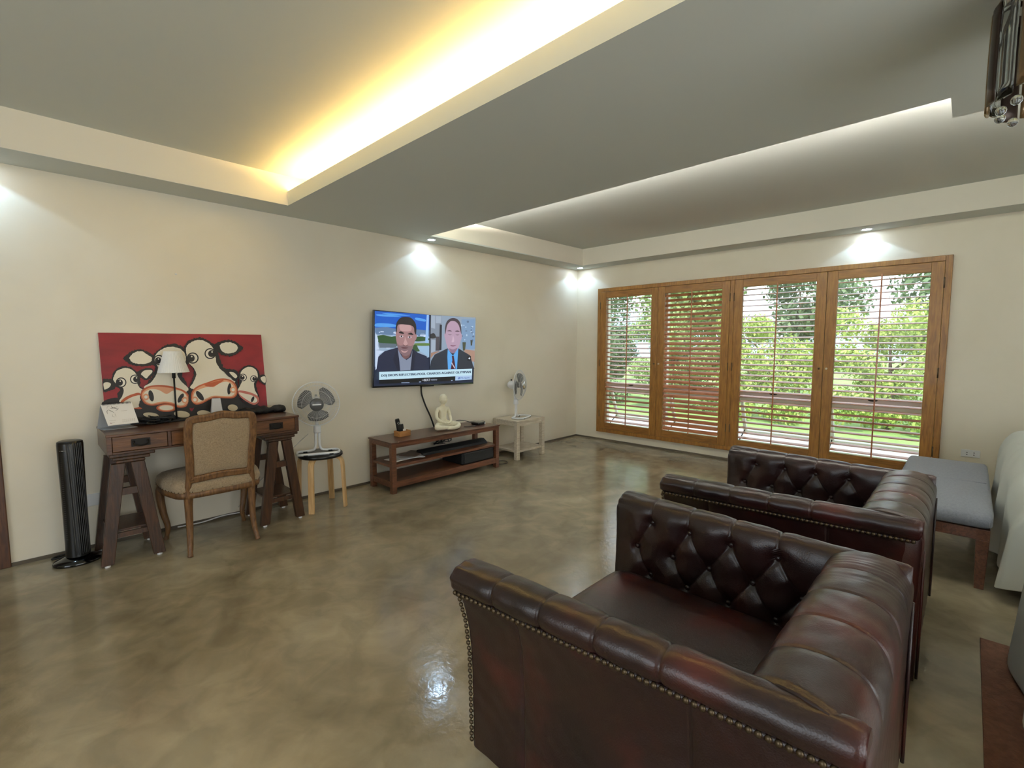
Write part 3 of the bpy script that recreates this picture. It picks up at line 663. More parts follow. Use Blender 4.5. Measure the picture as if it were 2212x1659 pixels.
# true rectangle: width from the top edge, height down to the desk
xl, xr = (c4[0][0]+c4[3][0])/2, (c4[1][0]+c4[2][0])/2
zt = c4[0][2]; tdn = pdn/np.linalg.norm(pdn); Lh = (zt-.810)/(-tdn[2])
tl = np.array([xl, pp0[1]+tdn[1]*((pp0[2]-zt)/(-tdn[2])), zt]); tr_ = tl+np.array([xr-xl, 0, 0])
F0 = [tl, tr_, tr_+tdn*Lh, tl+tdn*Lh]
cb = MB(); cb.hexa([F0[3]-pn*.028, F0[2]-pn*.028, F0[1]-pn*.028, F0[0]-pn*.028, F0[3]-pn*.0006, F0[2]-pn*.0006, F0[1]-pn*.0006, F0[0]-pn*.0006]); cb.build('canvas', mat('canvas_edge', (220, 200, 190), .8), PT)
A.mb.add([q for q in F0], [(0, 1, 2, 3)], A.mi(cm['red']))
K, CR_, OG, PC, WT_ = cm['blk'], cm['cream'], cm['org'], cm['pch'], cm['wht']
f_ = 16
A.poly([(105, 960), (300, 880), (420, 1000), (520, 1010), (640, 960), (1150, 980), (1300, 950), (1450, 920), (1720, 870), (1800, 930), (1900, 970), (1990, 975), (2010, 1060), (2000, 1120), (1500, 1150), (560, 1200), (300, 1180)], K, fur=4)
A.poly([(1165, 930), (1222, 962), (1190, 1040), (1160, 1015)], cm['red'])
# small cow, far left
A.poly([(128, 665), (170, 660), (240, 660), (275, 700), (260, 770), (190, 795), (133, 800)], K, fur=10); A.poly([(132, 708), (180, 695), (218, 715), (200, 755), (150, 782), (137, 770)], CR_)
A.poly([(510, 600), (580, 545), (660, 528), (720, 545), (725, 600), (690, 640), (640, 668), (590, 650)], K, fur=8); A.poly([(578, 595), (620, 555), (700, 550), (712, 575), (670, 620), (640, 650), (600, 620)], CR_)
A.poly([(235, 690), (238, 620), (272, 557), (340, 515), (430, 512), (500, 550), (552, 620), (568, 700), (560, 740), (605, 800), (560, 960), (330, 960), (305, 900), (300, 830), (330, 780), (268, 740)], K, fur=10)
A.poly([(250, 670), (258, 620), (292, 562), (370, 530), (440, 534), (498, 572), (526, 620), (528, 700), (560, 760), (600, 795), (570, 930), (330, 935), (355, 860), (372, 800), (352, 750), (290, 720)], CR_, fur=4)
def eye(cx, cy, r, dx, dy, k=1.0):
    A.oval(cx, cy, r*1.18, r*1.12, K); A.oval(cx, cy, r*.93, r*.88, WT_); A.oval(cx+dx, cy+dy, r*.70, r*.72, K); A.oval(cx+dx+r*.1, cy+dy-r*.33, r*.16, r*.16, WT_)
eye(340, 698, 54, -16, 2); eye(505, 660, 50, 14, 0)
A.poly([(330, 940), (380, 882), (470, 840), (570, 832), (600, 1000), (480, 1010), (360, 1000)], OG); A.poly([(350, 955), (420, 897), (500, 862), (575, 857), (580, 960), (520, 1000), (400, 1000)], CR_)
# cow behind the lamp
A.poly([(372, 410), (420, 360), (520, 312), (620, 325), (700, 362), (750, 400), (770, 460), (700, 490), (600, 500), (480, 490), (410, 450)], K, fur=f_); A.poly([(442, 400), (500, 345), (580, 328), (660, 372), (712, 410), (690, 450), (600, 475), (500, 465), (460, 440)], CR_, fur=6)
A.poly([(720, 400), (780, 320), (860, 262), (960, 242), (1060, 272), (1120, 330), (1150, 420), (1120, 520), (1060, 600), (1100, 680), (1160, 780), (1180, 900), (1150, 1000), (600, 1000), (575, 900), (590, 800), (660, 700), (730, 600), (750, 520), (715, 480)], K, fur=f_)
A.poly([(745, 390), (800, 322), (880, 282), (970, 277), (1050, 302), (1100, 360), (1110, 440), (1060, 520), (1010, 600), (1050, 680), (1140, 790), (900, 850), (620, 765), (700, 695), (765, 600), (780, 520), (755, 470)], CR_, fur=5)
A.poly([(1112, 578), (1175, 575), (1165, 650), (1142, 760), (1118, 690)], cm['red'])
eye(790, 430, 54, -10, 6); eye(985, 420, 54, 10, 6)
A.poly([(572, 860), (588, 795), (660, 745), (780, 730), (900, 737), (1010, 762), (1100, 800), (1150, 860), (1152, 940), (1110, 987), (1030, 1000), (960, 967), (860, 950), (780, 965), (700, 975), (615, 945)], OG)
A.poly([(586, 860), (605, 805), (680, 760), (780, 748), (900, 760), (1010, 782), (1088, 815), (1135, 865), (1138, 930), (1100, 975), (1030, 985), (960, 952), (860, 938), (780, 950), (700, 962), (628, 935)], PC)
A.poly([(602, 860), (625, 810), (700, 778), (790, 790), (880, 835), (960, 795), (1040, 795), (1105, 840), (1122, 905), (1090, 960), (1030, 970), (950, 938), (860, 925), (770, 937), (700, 950), (635, 922)], CR_)
A.oval(697, 858, 30, 68, K, -13); A.oval(1050, 885, 26, 62, K, 30)
for c in ((635, 872), (1098, 910)): A.oval(*c, 38, 40, PC); A.oval(*c, 20, 20, WT_)
A.oval(878, 1003, 120, 46, OG); A.oval(878, 1001, 98, 36, PC); A.oval(878, 1000, 82, 29, CR_)
# tall cow
A.poly([(1440, 262), (1500, 222), (1600, 197), (1700, 217), (1755, 258), (1788, 280), (1750, 330), (1660, 375), (1570, 372), (1490, 335)], K, fur=f_); A.poly([(1520, 252), (1600, 222), (1690, 240), (1728, 285), (1690, 335), (1610, 352), (1545, 322)], CR_, fur=6)
A.poly([(1092, 290), (1132, 222), (1210, 177), (1300, 172), (1390, 212), (1460, 272), (1495, 360), (1525, 450), (1560, 520), (1645, 580), (1715, 680), (1740, 800), (1700, 880), (1180, 1000), (1150, 900), (1160, 760), (1200, 640), (1215, 560), (1155, 480), (1110, 380)], K, fur=f_)
A.poly([(1114, 290), (1152, 237), (1220, 202), (1300, 197), (1380, 232), (1438, 300), (1463, 400), (1476, 470), (1520, 540), (1600, 600), (1695, 690), (1500, 800), (1180, 770), (1200, 700), (1238, 600), (1200, 520), (1152, 470), (1122, 380)], CR_, fur=5)
eye(1192, 408, 60, -18, 2); eye(1400, 355, 58, 16, 0)
A.poly([(1170, 880), (1185, 802), (1250, 742), (1380, 692), (1500, 655), (1600, 655), (1680, 692), (1720, 760), (1720, 840), (1670, 885), (1560, 887), (1450, 882), (1380, 910), (1300, 950), (1230, 962), (1185, 930)], OG)
A.poly([(1184, 880), (1200, 812), (1262, 756), (1384, 708), (1500, 672), (1598, 672), (1668, 705), (1706, 766), (1706, 835), (1662, 872), (1560, 875), (1450, 870), (1376, 898), (1296, 937), (1234, 948), (1196, 922)], PC)
A.poly([(1200, 872), (1220, 815), (1290, 775), (1400, 745), (1440, 755), (1520, 705), (1605, 692), (1672, 740), (1690, 820), (1650, 860), (1550, 860), (1440, 857), (1360, 887), (1290, 922), (1240, 932), (1208, 908)], CR_)
A.poly([(1330, 728), (1450, 690), (1560, 668), (1490, 722), (1410, 752)], OG)
A.oval(1276, 858, 30, 68, K, -38); A.oval(1627, 776, 23, 68, K, 6)
for c in ((1217, 905), (1672, 786)): A.oval(*c, 38, 38, PC); A.oval(*c, 20, 20, WT_)
# small cow, right
A.poly([(1560, 545), (1660, 545), (1728, 580), (1730, 650), (1690, 682), (1640, 640), (1590, 600)], K, fur=8); A.poly([(1627, 577), (1680, 582), (1720, 622), (1700, 650), (1662, 622)], CR_)
A.poly([(1975, 625), (2052, 612), (2060, 722), (2030, 718), (1985, 680)], K, fur=4); A.poly([(2000, 642), (2054, 628), (2057, 700), (2020, 688)], CR_)
A.poly([(1742, 590), (1780, 532), (1850, 497), (1920, 512), (1973, 562), (1983, 640), (1945, 720), (1960, 800), (1983, 880), (1960, 960), (1900, 970), (1800, 930), (1742, 850), (1730, 780), (1745, 700), (1735, 640)], K, fur=8)
A.poly([(1764, 582), (1800, 537), (1860, 514), (1920, 532), (1958, 580), (1960, 650), (1920, 710), (1930, 790), (1952, 860), (1740, 810), (1760, 730), (1778, 680), (1760, 640)], CR_, fur=3)
eye(1788, 640, 40, -8, 0); eye(1917, 655, 36, 8, 0)
A.poly([(1732, 798), (1800, 800), (1900, 827), (1970, 870), (1975, 930), (1930, 965), (1870, 950), (1790, 900), (1742, 850)], cm['pk']); A.poly([(1742, 818), (1800, 830), (1890, 852), (1950, 890), (1950, 932), (1900, 940), (1820, 897), (1755, 848)], CR_)
A.oval(1903, 900, 16, 36, K, 22); A.oval(1942, 912, 16, 18, WT_)
for a in ((1060, 1078, 95, 40), (1325, 1070, 85, 38), (1665, 1000, 60, 38), (690, 1088, 92, 30)): A.oval(*a, cm['cr2'], 6)
A.build('picture', PT)

# things on the desk
ZT = DZ1
q = thing('desk_calendar', 'white spiral desk calendar with a sketched flower, at the left end of the desk', 'calendar', (-5.2, -.22, ZT))
# page plane through its bottom and top edges
cA = Art((-5.2, -.30, ZT+.012), (0.06, -.88, .47), (200, 860), 10.05)
cb = [cA.P(*p) for p in ((170, 145), (850, 90), (1003, 528), (340, 602))]
m = MB(); m.hexa([cb[3]-cA.n*.006, cb[2]-cA.n*.006, cb[1]-cA.n*.006, cb[0]-cA.n*.006, cb[3]-cA.n*.0004, cb[2]-cA.n*.0004, cb[1]-cA.n*.0004, cb[0]-cA.n*.0004]); m.build('page_block', PAPER, q)
ink, ink2, ink3 = mat('ink_dark', (66, 48, 36), .7), mat('ink_soft', (176, 160, 140), .7), mat('ink_red', (150, 84, 84), .7)
m0 = cb[3]; bz = ZT
back_ = MB(); bt = [np.array([cb[3][0]-.02, cb[3][1]+.02, bz+.003]), np.array([cb[2][0]-.005, cb[2][1]+.02, bz+.003])]
rear = [bt[1]+np.array([-.02, .13, 0]), bt[0]+np.array([-.02, .13, 0])]
back_.hexa([bt[0]-[0, 0, .002], bt[1]-[0, 0, .002], rear[0]-[0, 0, .002], rear[1]-[0, 0, .002], bt[0], bt[1], rear[0], rear[1]])
top_l, top_r = cb[0]-cA.n*.006, cb[1]-cA.n*.006
back_.hexa([rear[1], rear[0], rear[0]+[0, .003, 0], rear[1]+[0, .003, 0], top_l, top_r, top_r+[0, .003, 0], top_l+[0, .003, 0]])
back_.build('stand', GREYC, q)
for (a, b_, c, w_) in (((330, 350), (310, 290), (345, 255), 9), ((345, 255), (400, 280), (480, 325), 9), ((400, 160), (440, 210), (560, 235), 10), ((310, 240), (320, 190), (380, 170), 4), ((380, 225), (450, 215), (540, 185), 9), ((500, 270), (540, 250), (560, 215), 8), ((480, 325), (495, 370), (520, 405), 4), ((430, 350), (440, 400), (500, 412), 4)):
    Q3 = spline([a, b_, c], 6, False); n_ = np.gradient(Q3, axis=0); n_ = np.stack([-n_[:, 1], n_[:, 0]], 1)/np.linalg.norm(n_, axis=1)[:, None]; taper = np.sin(np.linspace(.25, PI-.1, len(Q3)))[:, None]
    cA.poly(np.concatenate([Q3+n_*w_/2*taper, (Q3-n_*w_/2*taper)[::-1]]), ink, False)
for yy in (0, 1, 2): cA.poly([(380+yy*14, 540+yy*2), (388+yy*14, 538+yy*2), (388+yy*14, 556), (380+yy*14, 558)], ink3, False)
for y_, xs in ((486, (360, 510)), (275, (620, 750)), (545, (400, 480))): cA.poly([(xs[0], y_+4), (xs[1], y_-10), (xs[1], y_-6), (xs[0], y_+8)], ink2, False)
for i in range(7):
    for j in range(3): x_ = 650+i*42; y_ = 470+j*22-i*4; cA.poly([(x_, y_), (x_+14, y_-2), (x_+16, y_+7), (x_+2, y_+9)], ink2, False)
cA.build('printing', q)
m = MB()
for i in range(22):
    u_ = (i+1.2)/23.5; c = cb[0]*(1-u_)+cb[1]*u_; m.tube([c+np.array([0, .006*math.cos(a), .006*math.sin(a)])+np.array([0, 0, 0]) for a in np.linspace(0, 2*PI, 9)[:-1]], .0012, 5, closed=True)
m.build('spiral_binding', BLACKM, q)

q = thing('desk_lamp', 'black stick table lamp with white pleated shade in front of the cow painting', 'lamp', (-4.885, -.13, ZT))
m = MB(); m.box(-4.945, -4.80, -.185, -.085, ZT, ZT+.012); m.build('base', BLACKM, q, bevel=.003)
m = MB(); m.tube([(-4.885, -.13, ZT+.012), (-4.887, -.13, 1.13)], .0055, 10); m.build('stem', BLACKM, q, smooth=True)
m = MB(); m.tube([(-4.887, -.13, 1.105), (-4.887, -.13, 1.15)], .011, 12); m.tube([(-4.887, -.13, 1.15), (-4.887, -.13, 1.28)], .004, 8); m.build('socket', BLACKM, q, smooth=True)
m = MB(); n = 84; P = []
for z, r in ((1.146, .091), (1.15, .0905), (1.22, .068), (1.288, .0495), (1.292, .049)):
    P.append([(-4.887+(r+.0013*(i % 2))*math.cos(a), -.13+(r+.0013*(i % 2))*math.sin(a), z) for i, a in enumerate(np.linspace(0, 2*PI, n, endpoint=False))])
m.grid(np.array(P), cv=True); m.build('lamp_shade', SHADE, q, solid=.0015)

q = thing('card_holder', 'tapered white card standing behind the chair back on the desk', 'card', (-4.60, -.22, ZT))
ca = [on_plane(x, y, (-4.6, -.22, 0), (0, -1, 0)) for x, y in ((458, 861), (476, 860), (480, 893), (453, 896))]
m = MB(); c0 = (ca[0][0]+ca[1][0])/2; h0, h1 = (ca[1][0]-ca[0][0])/2, (ca[2][0]-ca[3][0])/2; zt_ = ca[0][2]
m.hexa([(c0-h1, -.235, ZT), (c0+h1, -.235, ZT), (c0+h1, -.195, ZT), (c0-h1, -.195, ZT), (c0-h0, -.222, zt_), (c0+h0, -.222, zt_), (c0+h0, -.208, zt_), (c0-h0, -.208, zt_)]); m.build('card', mat('grey_white_card', (206, 206, 206), .6), q, bevel=.002)
m = MB(); m.tube([(-4.665, -.2, ZT+.004), (-4.665, -.2, ZT+.030), (-4.655, -.2, ZT+.036), (-4.645, -.2, ZT+.030), (-4.645, -.2, ZT+.004)], .003, 6); m.build('clip', CHROME, smooth=True, label='small shiny metal clip beside the white card on the desk', cat='clip')
# folded black bag / cloth at the right end of the desk
P = []; nu, nv = 40, 22
for i in range(nu):
    u = i/(nu-1); row = []
    for j in range(nv):
        v = j/(nv-1)*2*PI; wdt = .085+.012*math.sin(u*9); hgt = .022+.007*math.sin(u*14+1)+.004*math.sin(v*3+u*20); e = min(1, (u*(1-u)*14)**.5+.02)
        row.append((-4.49+u*.325, -.17+u*.02+wdt*e*math.cos(v), ZT+.024+hgt*e*math.sin(v)+.004*math.sin(u*31+v*2)*e))
    P.append(row)
P = np.array(P); P[..., 2] = np.maximum(P[..., 2], ZT+.001)
MB().grid(P, cv=True).build('folded_cloth', mat('black_cloth', (16, 15, 15), .8, bump=(30, .5, (1, 1, 1))), smooth=True, label='folded black cloth bag lying on the right end of the desk', cat='bag')
# tangle of black leads at the left of the lamp
m = MB()
for k in range(9):
    g = np.random.default_rng(k); c = np.array([-5.03, -.17, 0]); pts = [(c[0]+g.uniform(-.10, .12), c[1]+g.uniform(-.07, .06), ZT+g.uniform(.006, .05)) for _ in range(7)]
    m.tube(spline(pts, 6, False), .0042, 6)
m.build('cable_tangle', BLACKM, smooth=True, label='tangle of black leads on the desk between calendar and lamp', cat='cables')

# ------------------------------------------------------------------ upholstered side chair at the desk
L0 = (-4.755, -.405, 0)
q = thing('upholstered_chair', 'carved wooden chair with linen back and seat, pushed up to the desk', 'chair', L0)
X = xf(L0)
def seat_outline(s=1.0, n=48):
    base = [(-.205, -.215), (0, -.235), (.205, -.215), (.262, -.10), (.285, .06), (.262, .225), (.12, .262), (0, .268), (-.12, .262), (-.262, .225), (-.285, .06), (-.262, -.10)]
    return spline([(x*s, y*s) for x, y in base], 4)
O = seat_outline(); P = []
for t_, z in ((1.0, .405), (1.02, .42), (1.025, .438), (1.0, .458), (.93, .474), (.80, .486), (.55, .496), (.25, .500), (.01, .501)): P.append([(x*t_, y*t_, z) for x, y in O])
MB(X).grid(np.array(P), cv=True).build('seat', LINEN, q, smooth=True)
P = [[(x*t_, y*t_, z) for x, y in O] for t_, z in ((.93, .372), (1.0, .368), (1.012, .385), (1.012, .404), (.98, .408))]
MB(X).grid(np.array(P), cv=True).build('seat_rail', OAKC, q, smooth=True)
m = MB(X)
for i in range(0, len(O), 1):
    x, y = O[i]; m.ball((x*1.018, y*1.018, .411), .0035, 6, 4)
m.build('tack_trim', BRASSN, q, smooth=True)
def bk(x, z): return (x, -.212-(z-.42)*.20, z)
fr_o = [(-.192, .485), (-.198, .62), (-.206, .76), (-.200, .865), (-.165, .898), (-.08, .905), (0, .918), (.08, .905), (.165, .898), (.200, .865), (.206, .76), (.198, .62), (.192, .485), (.15, .468), (0, .476), (-.15, .468)]
ring = spline([bk(*p) for p in fr_o], 6)
m = MB(X); T_ = []
n = len(ring); cc = ring.mean(0)
P = []
for i in range(n):
    a, b_ = ring[i-1], ring[(i+1) % n]; tg = (b_-a)/np.linalg.norm(b_-a); nrm_ = np.array([0, -.98, -.196]); inw = np.cross(tg, nrm_); inw = inw if inw@(cc-ring[i]) > 0 else -inw
    P.append([ring[i]+inw*(.0225+.0235*math.cos(w_))+nrm_*(.017*math.sin(w_)+.004*math.sin(3*w_)) for w_ in np.linspace(0, 2*PI, 14, endpoint=False)])
m.grid(np.array(P), cu=True, cv=True); m.build('back_frame', OAKC, q, smooth=True)
m = MB(X); P = []
for s_, dz in ((1.0, 0), (.93, .016), (.80, .024), (.5, .030), (.02, .032)):
    P.append([cc+(p-cc)*np.array([.83*s_, .82*s_, .82*s_])+np.array([0, -.98, -.196])*dz*.55 for p in ring])
P2_ = [[cc+(p-cc)*np.array([.83*s_, .82*s_, .82*s_])-np.array([0, -.98, -.196])*dz for p in ring] for s_, dz in ((1.0, 0), (.93, .016), (.80, .024), (.5, .030), (.02, .032))]
m.grid(np.array(P), cv=True); m.grid(np.array(P2_), cv=True); m.build('back_cushion', LINEN, q, smooth=True)
for sx in (-1, 1):
    MB(X).tube(spline([(sx*.185, -.205, .37), (sx*.186, -.208, .42), (sx*.182, -.218, .46), (sx*.176, -.226, .52)], 5, False), [.022]*5+[.021]*5+[.019]*5+[.018], 10).build('back_post', OAKC, q, smooth=True)
    MB(X).tube(spline([(sx*.182, -.200, .395), (sx*.184, -.196, .30), (sx*.184, -.196, .18), (sx*.190, -.212, .07), (sx*.196, -.232, .02), (sx*.198, -.236, 0)], 6, False), np.interp(np.linspace(0, 1, 31), [0, .15, .5, .8, .93, 1], [.028, .023, .018, .014, .017, .015]), 10).build('leg', OAKC, q, smooth=True)
    MB(X).tube(spline([(sx*.238, .200, .395), (sx*.262, .216, .33), (sx*.252, .212, .20), (sx*.232, .198, .09), (sx*.240, .206, .025), (sx*.246, .212, 0)], 6, False), np.interp(np.linspace(0, 1, 31), [0, .2, .5, .8, .93, 1], [.030, .026, .019, .013, .018, .016]), 10).build('leg', OAKC, q, smooth=True)

# ------------------------------------------------------------------ black tower fan
q = thing('tower_fan', 'black tower fan with ribbed grille beside the left end of the desk', 'fan', (-5.445, -.20, 0)); c = (-5.445, -.20)
MB().lathe([(.0005, 0), (.118, 0), (.122, .006), (.118, .018), (.08, .03), (.045, .05), (.0005, .052)], (c[0], c[1], 0), 40, sx=1.0, sy=.82).build('base', BLKGLOSS, q, smooth=True)
A_ = np.linspace(0, 2*PI, 40, endpoint=False); P = []
for z, rx, ry in ((.045, .060, .062), (.10, .058, .060), (.40, .058, .060), (.735, .062, .064), (.752, .060, .062), (.758, .050, .052), (.759, .001, .001)):
    tw = (z-.045)*.35
    P.append([(c[0]+rx*math.cos(a), c[1]+ry*math.sin(a), z) for a in A_])
MB().grid(np.array(P), cv=True).build('body', BLACK, q, smooth=True)
m = MB()
for k in range(9):
    a0 = math.radians(-100+k*8.5)
    m.tube([(c[0]+.0635*math.cos(a0-.30*(z-.1)), c[1]+.0655*math.sin(a0-.30*(z-.1)), z) for z in np.linspace(.06, .745, 14)], .0022, 6)
m.build('grille', GRILL, q, smooth=True)
m = MB()
for k in range(44):
    z = .16+k*.0125; a0 = math.radians(218); m.tube([(c[0]+.0600*math.cos(a0+d_), c[1]+.062*math.sin(a0+d_), z) for d_ in (-.10, 0, .1)], .0012, 5)
m.build('side_vents', GRILL, q)
m = MB(); a0 = math.radians(232)
for d_ in (-.22, -.1, .02): pass
m.tube([(c[0]+.0625*math.cos(a0+d_), c[1]+.0645*math.sin(a0+d_), .705) for d_ in np.linspace(-.28, .28, 6)], .0018, 5); m.build('maker_mark', CHROME, q)
MB().tube(spline([(-5.46, -.15, .03), (-5.52, -.09, .010), (-5.56, -.08, .008), (-5.54, -.04, .006), (-5.44, -.03, .006)], 6, False), .006, 6).build('cable', BLACKM, q, smooth=True)

# ------------------------------------------------------------------ electric fans
def make_fan(label, loc, rz, neck, hz, rad, basew, based, badge):
    q = thing('electric_fan', label, 'fan', loc, 'white electric fans with grey blades'); X = xf(loc, rz)
    pr = [(-.014, 0, neck), (-.014, 0, neck*.55), (-.016, 0, .055), (-.03, -.002, .022), (-.065, 0, .013), (-basew*.8, 0, .012), (-basew, -.03, .012), (-basew, -based*.8, .012), (-basew*.8, -based, .012), (0, -based, .012), (basew*.8, -based, .012), (basew, -based*.8, .012), (basew, -.03, .012), (basew*.8, 0, .012), (.065, 0, .013), (.03, -.002, .022), (.016, 0, .055), (.014, 0, neck*.55), (.014, 0, neck)]
    MB(X).tube(spline(pr, 6, False), .0105, 10).build('base', WPLAS, q, smooth=True)
    for sx, yy in ((-.62, 0), (.62, 0), (-.62, -based), (.62, -based)):
        MB(X).box(sx*basew-.016, sx*basew+.016, yy-.012, yy+.012, 0, .012).build('foot', BLACKM, q, bevel=.002)
    MB(X).lathe([(.0005, neck-.03), (.028, neck-.03), (.030, neck-.02), (.028, neck+.02), (.024, neck+.035), (.0005, neck+.04)], (0, 0, 0), 16).build('neck', WPLAS, q, smooth=True)
    MB(X).bar((0, .012, neck+.02), (0, .022, hz-.03), .026, .02).build('pivot', WPLAS, q, bevel=.003)
    MB(X).lathe([(.0005, .105), (.030, .10), (.046, .08), (.052, .04), (.052, -.005), (.0005, -.008)], (0, 0, hz), 24, axis=1).build('motor_housing', WPLAS, q, smooth=True)
    MB(X).lathe([(.0005, 0), (.009, 0), (.010, .012), (.007, .016), (.0005, .017)], (0, .06, hz+.050), 12).build('swing_knob', BLACK, q, smooth=True)
    # guard: front and back domes of wires
    g = MB(X); yo = -.045
    def dome(r, front): k = r/rad; return yo+(-1 if front else 1)*(.062*(1-k**3.2)) if front else yo+.045*(1-k**3.0)
    for front in (True, False):
        r0 = .048
        for a in np.linspace(0, 2*PI, 66, endpoint=False):
            g.tube([(r*math.cos(a), dome(r, front), hz+r*math.sin(a)) for r in np.linspace(r0, rad, 6)], .0009, 4, caps=False)
        for r in (rad*.62, rad*.84):
            g.tube([(r*math.cos(a), dome(r, front)-.001, hz+r*math.sin(a)) for a in np.linspace(0, 2*PI, 48, endpoint=False)], .0012, 5, closed=True)
    g.tube([(rad*math.cos(a), yo, hz+rad*math.sin(a)) for a in np.linspace(0, 2*PI, 60, endpoint=False)], .0042, 8, closed=True)
    g.build('guard', WGUARD, q, smooth=True)
    yb_ = yo
    for k in range(3):
        a0 = math.radians((90, 210, 330)[k]-(180 if badge else 20)); P = []
        for i, r in enumerate(np.linspace(.03, rad*.80, 14)):
            row = []; s_ = (r-.03)/(rad*.8-.03); half = .30+.46*math.sin(min(1, s_*1.1)*PI*.62)-.40*max(0, s_-.75)**1.2*2.3
            for j in np.linspace(-1, 1, 10):
                a = a0+half*j+.12*s_; row.append((r*math.cos(a), yb_+.014*j*(1-.3*s_), hz+r*math.sin(a)))
            P.append(row)
        MB(X).grid(np.array(P)).build('blade', GREYB, q, smooth=True, solid=.0015)
    MB(X).lathe([(.0005, yb_-.022), (.028, yb_-.02), (.034, yb_-.005), (.034, yb_+.018), (.0005, yb_+.02)], (0, 0, hz), 22, axis=1).build('hub', GREYB, q, smooth=True)
    yf = yo-.064
    MB(X).lathe([(.0005, yf-.008), (.045, yf-.006), (.052, yf), (.050, yf+.008), (.0005, yf+.009)], (0, 0, hz), 28, axis=1).build('guard_cap', mat('grey_cap', (84, 84, 84), .3) if badge else CHROME, q, smooth=True)
    b = MB(X); b.box(-.032, .034, yf-.010, yf-.008, hz-.003, hz+.006); b.build('badge', WPLAS, q, label='small pale badge strip')
    return q
FAN1 = make_fan('white electric fan facing the room on the round stool beside the desk', (-3.955, -.27, .452), math.radians(-22), .19, .405, .178, .155, .14, True)
FAN2 = make_fan('white electric fan turned towards the shuttered window on the whitewashed table', (-1.500, -.205, .457), math.radians(20), .19, .395, .178, .14, .14, False)
m = MB(); m.tube(spline([(-4.0, -.20, .60), (-4.1, -.12, .48), (-4.2, -.05, .34), (-4.33, -.03, .24), (-4.5, -.03, .06)], 6, False), .003, 6); m.build('fan_cable', mat('pale_cable', (190, 188, 180), .5), smooth=True, label='thin pale lead hanging from the fan down behind the desk', cat='cable')
MB().tube(spline([(-4.9, -.03, .014), (-4.75, -.035, .010), (-4.6, -.03, .022), (-4.45, -.03, .012)], 6, False), .005, 6).build('floor_cable', WPLAS, smooth=True, label='white lead running along the skirting under the desk', cat='cable')

# bentwood stool under the fan
q = thing('bentwood_stool', 'round stool with dark seat and pale bentwood legs holding a fan', 'stool', (-3.95, -.30, 0)); c = (-3.95, -.305)
MB().lathe([(.0005, .423), (.165, .423), (.172, .430), (.172, .445), (.166, .452), (.0005, .452)], (c[0], c[1], 0), 44).build('seat', BLACK, q, smooth=True)
for ang in (45, 135, 225, 315):
    a = math.radians(ang-3); u = np.array([math.cos(a), math.sin(a), 0]); v = np.array([-u[1], u[0], 0]); pr = [(.05, .412), (.12, .412), (.150, .404), (.166, .386), (.172, .35), (.178, .20), (.186, 0)]
    Q4 = spline(pr, 5, False); P = []
    for i in range(len(Q4)):
        tg = Q4[min(i+1, len(Q4)-1)]-Q4[max(i-1, 0)]; tg /= np.linalg.norm(tg); nn = np.array([-tg[1], tg[0]])
        P.append([np.array([c[0], c[1], 0])+u*(Q4[i][0]+nn[0]*h_)+np.array([0, 0, Q4[i][1]+nn[1]*h_])+v*w_ for w_, h_ in ((-.022, 0), (.022, 0), (.022, .019), (-.022, .019))])
    b = MB(); b.grid(np.array(P), cv=True); b.f.append((0, 1, 2, 3)); b.mi.append(0); k0 = (len(Q4)-1)*4; b.f.append((k0, k0+1, k0+2, k0+3)); b.mi.append(0)
    b.build('leg', BIRCH, q, bevel=.002)

# ------------------------------------------------------------------ television
tc = np.array([-2.687, -.087, 1.276]); aY, bP, cR = -.00939, .02005, -.0300; TWd = 1.272; THt = TWd*.575
rx_ = np.array([math.cos(aY)*math.cos(cR), -math.sin(aY)*math.cos(cR), math.sin(cR)]); nn_ = np.array([-math.sin(aY)*math.cos(bP), -math.cos(aY)*math.cos(bP), -math.sin(bP)])
up_ = np.cross(rx_, nn_); up_ = up_ if up_[2] > 0 else -up_; up_ /= np.linalg.norm(up_)
q = thing('television', 'wall mounted flat television showing a split screen news interview', 'television', tuple(tc-up_*THt/2))
def tvbox(m, u0, u1, v0, v1, d0, d1, mi=0):
    V = [tc+rx_*u+up_*v+nn_*d for d in (d0, d1) for u, v in ((u0, v0), (u1, v0), (u1, v1), (u0, v1))]; m.hexa(V, mi)
hw_, hh_ = TWd/2, THt/2
m = MB(); tvbox(m, -hw_, hw_, -hh_, hh_, -.022, 0); tvbox(m, -.36, .36, -.26, .12, -.05, -.022); m.build('housing', BLKGLOSS, q, bevel=.003)
m = MB(); tvbox(m, -.2, .2, -.15, .15, -.086, -.05); m.build('wall_mount', BLACKM, q)
m = MB(); tvbox(m, -.06, .08, -hh_-.008, -hh_, -.015, -.002); m.build('sensor_bar', BLACK, q)
E_ = lambda n_, c: flat('screen_'+n_, c, .82)
A = Art(tc+nn_*.0006, nn_, (790, 650), 8.296)
scr = [tc+rx_*u+up_*v+nn_*.0005 for u, v in ((-hw_+.010, -hh_+.016), (hw_-.008, -hh_+.016), (hw_-.008, hh_-.009), (-hw_+.010, hh_-.009))]
m = MB(); m.add(scr, [(0, 1, 2, 3)]); m.build('panel', flat('screen_dark', (26, 34, 54), 1.0), q)
sk1, sk2, sk3 = E_('sky', (26, 92, 196)), E_('sky_pale', (84, 158, 232)), E_('haze', (150, 180, 216))
A.poly([(162, 178), (1140, 250), (1136, 1010), (165, 1180)], E_('cityfloor', (150, 172, 196)), False)
A.poly([(162, 178), (1140, 250), (1138, 540), (165, 500)], sk1, False)
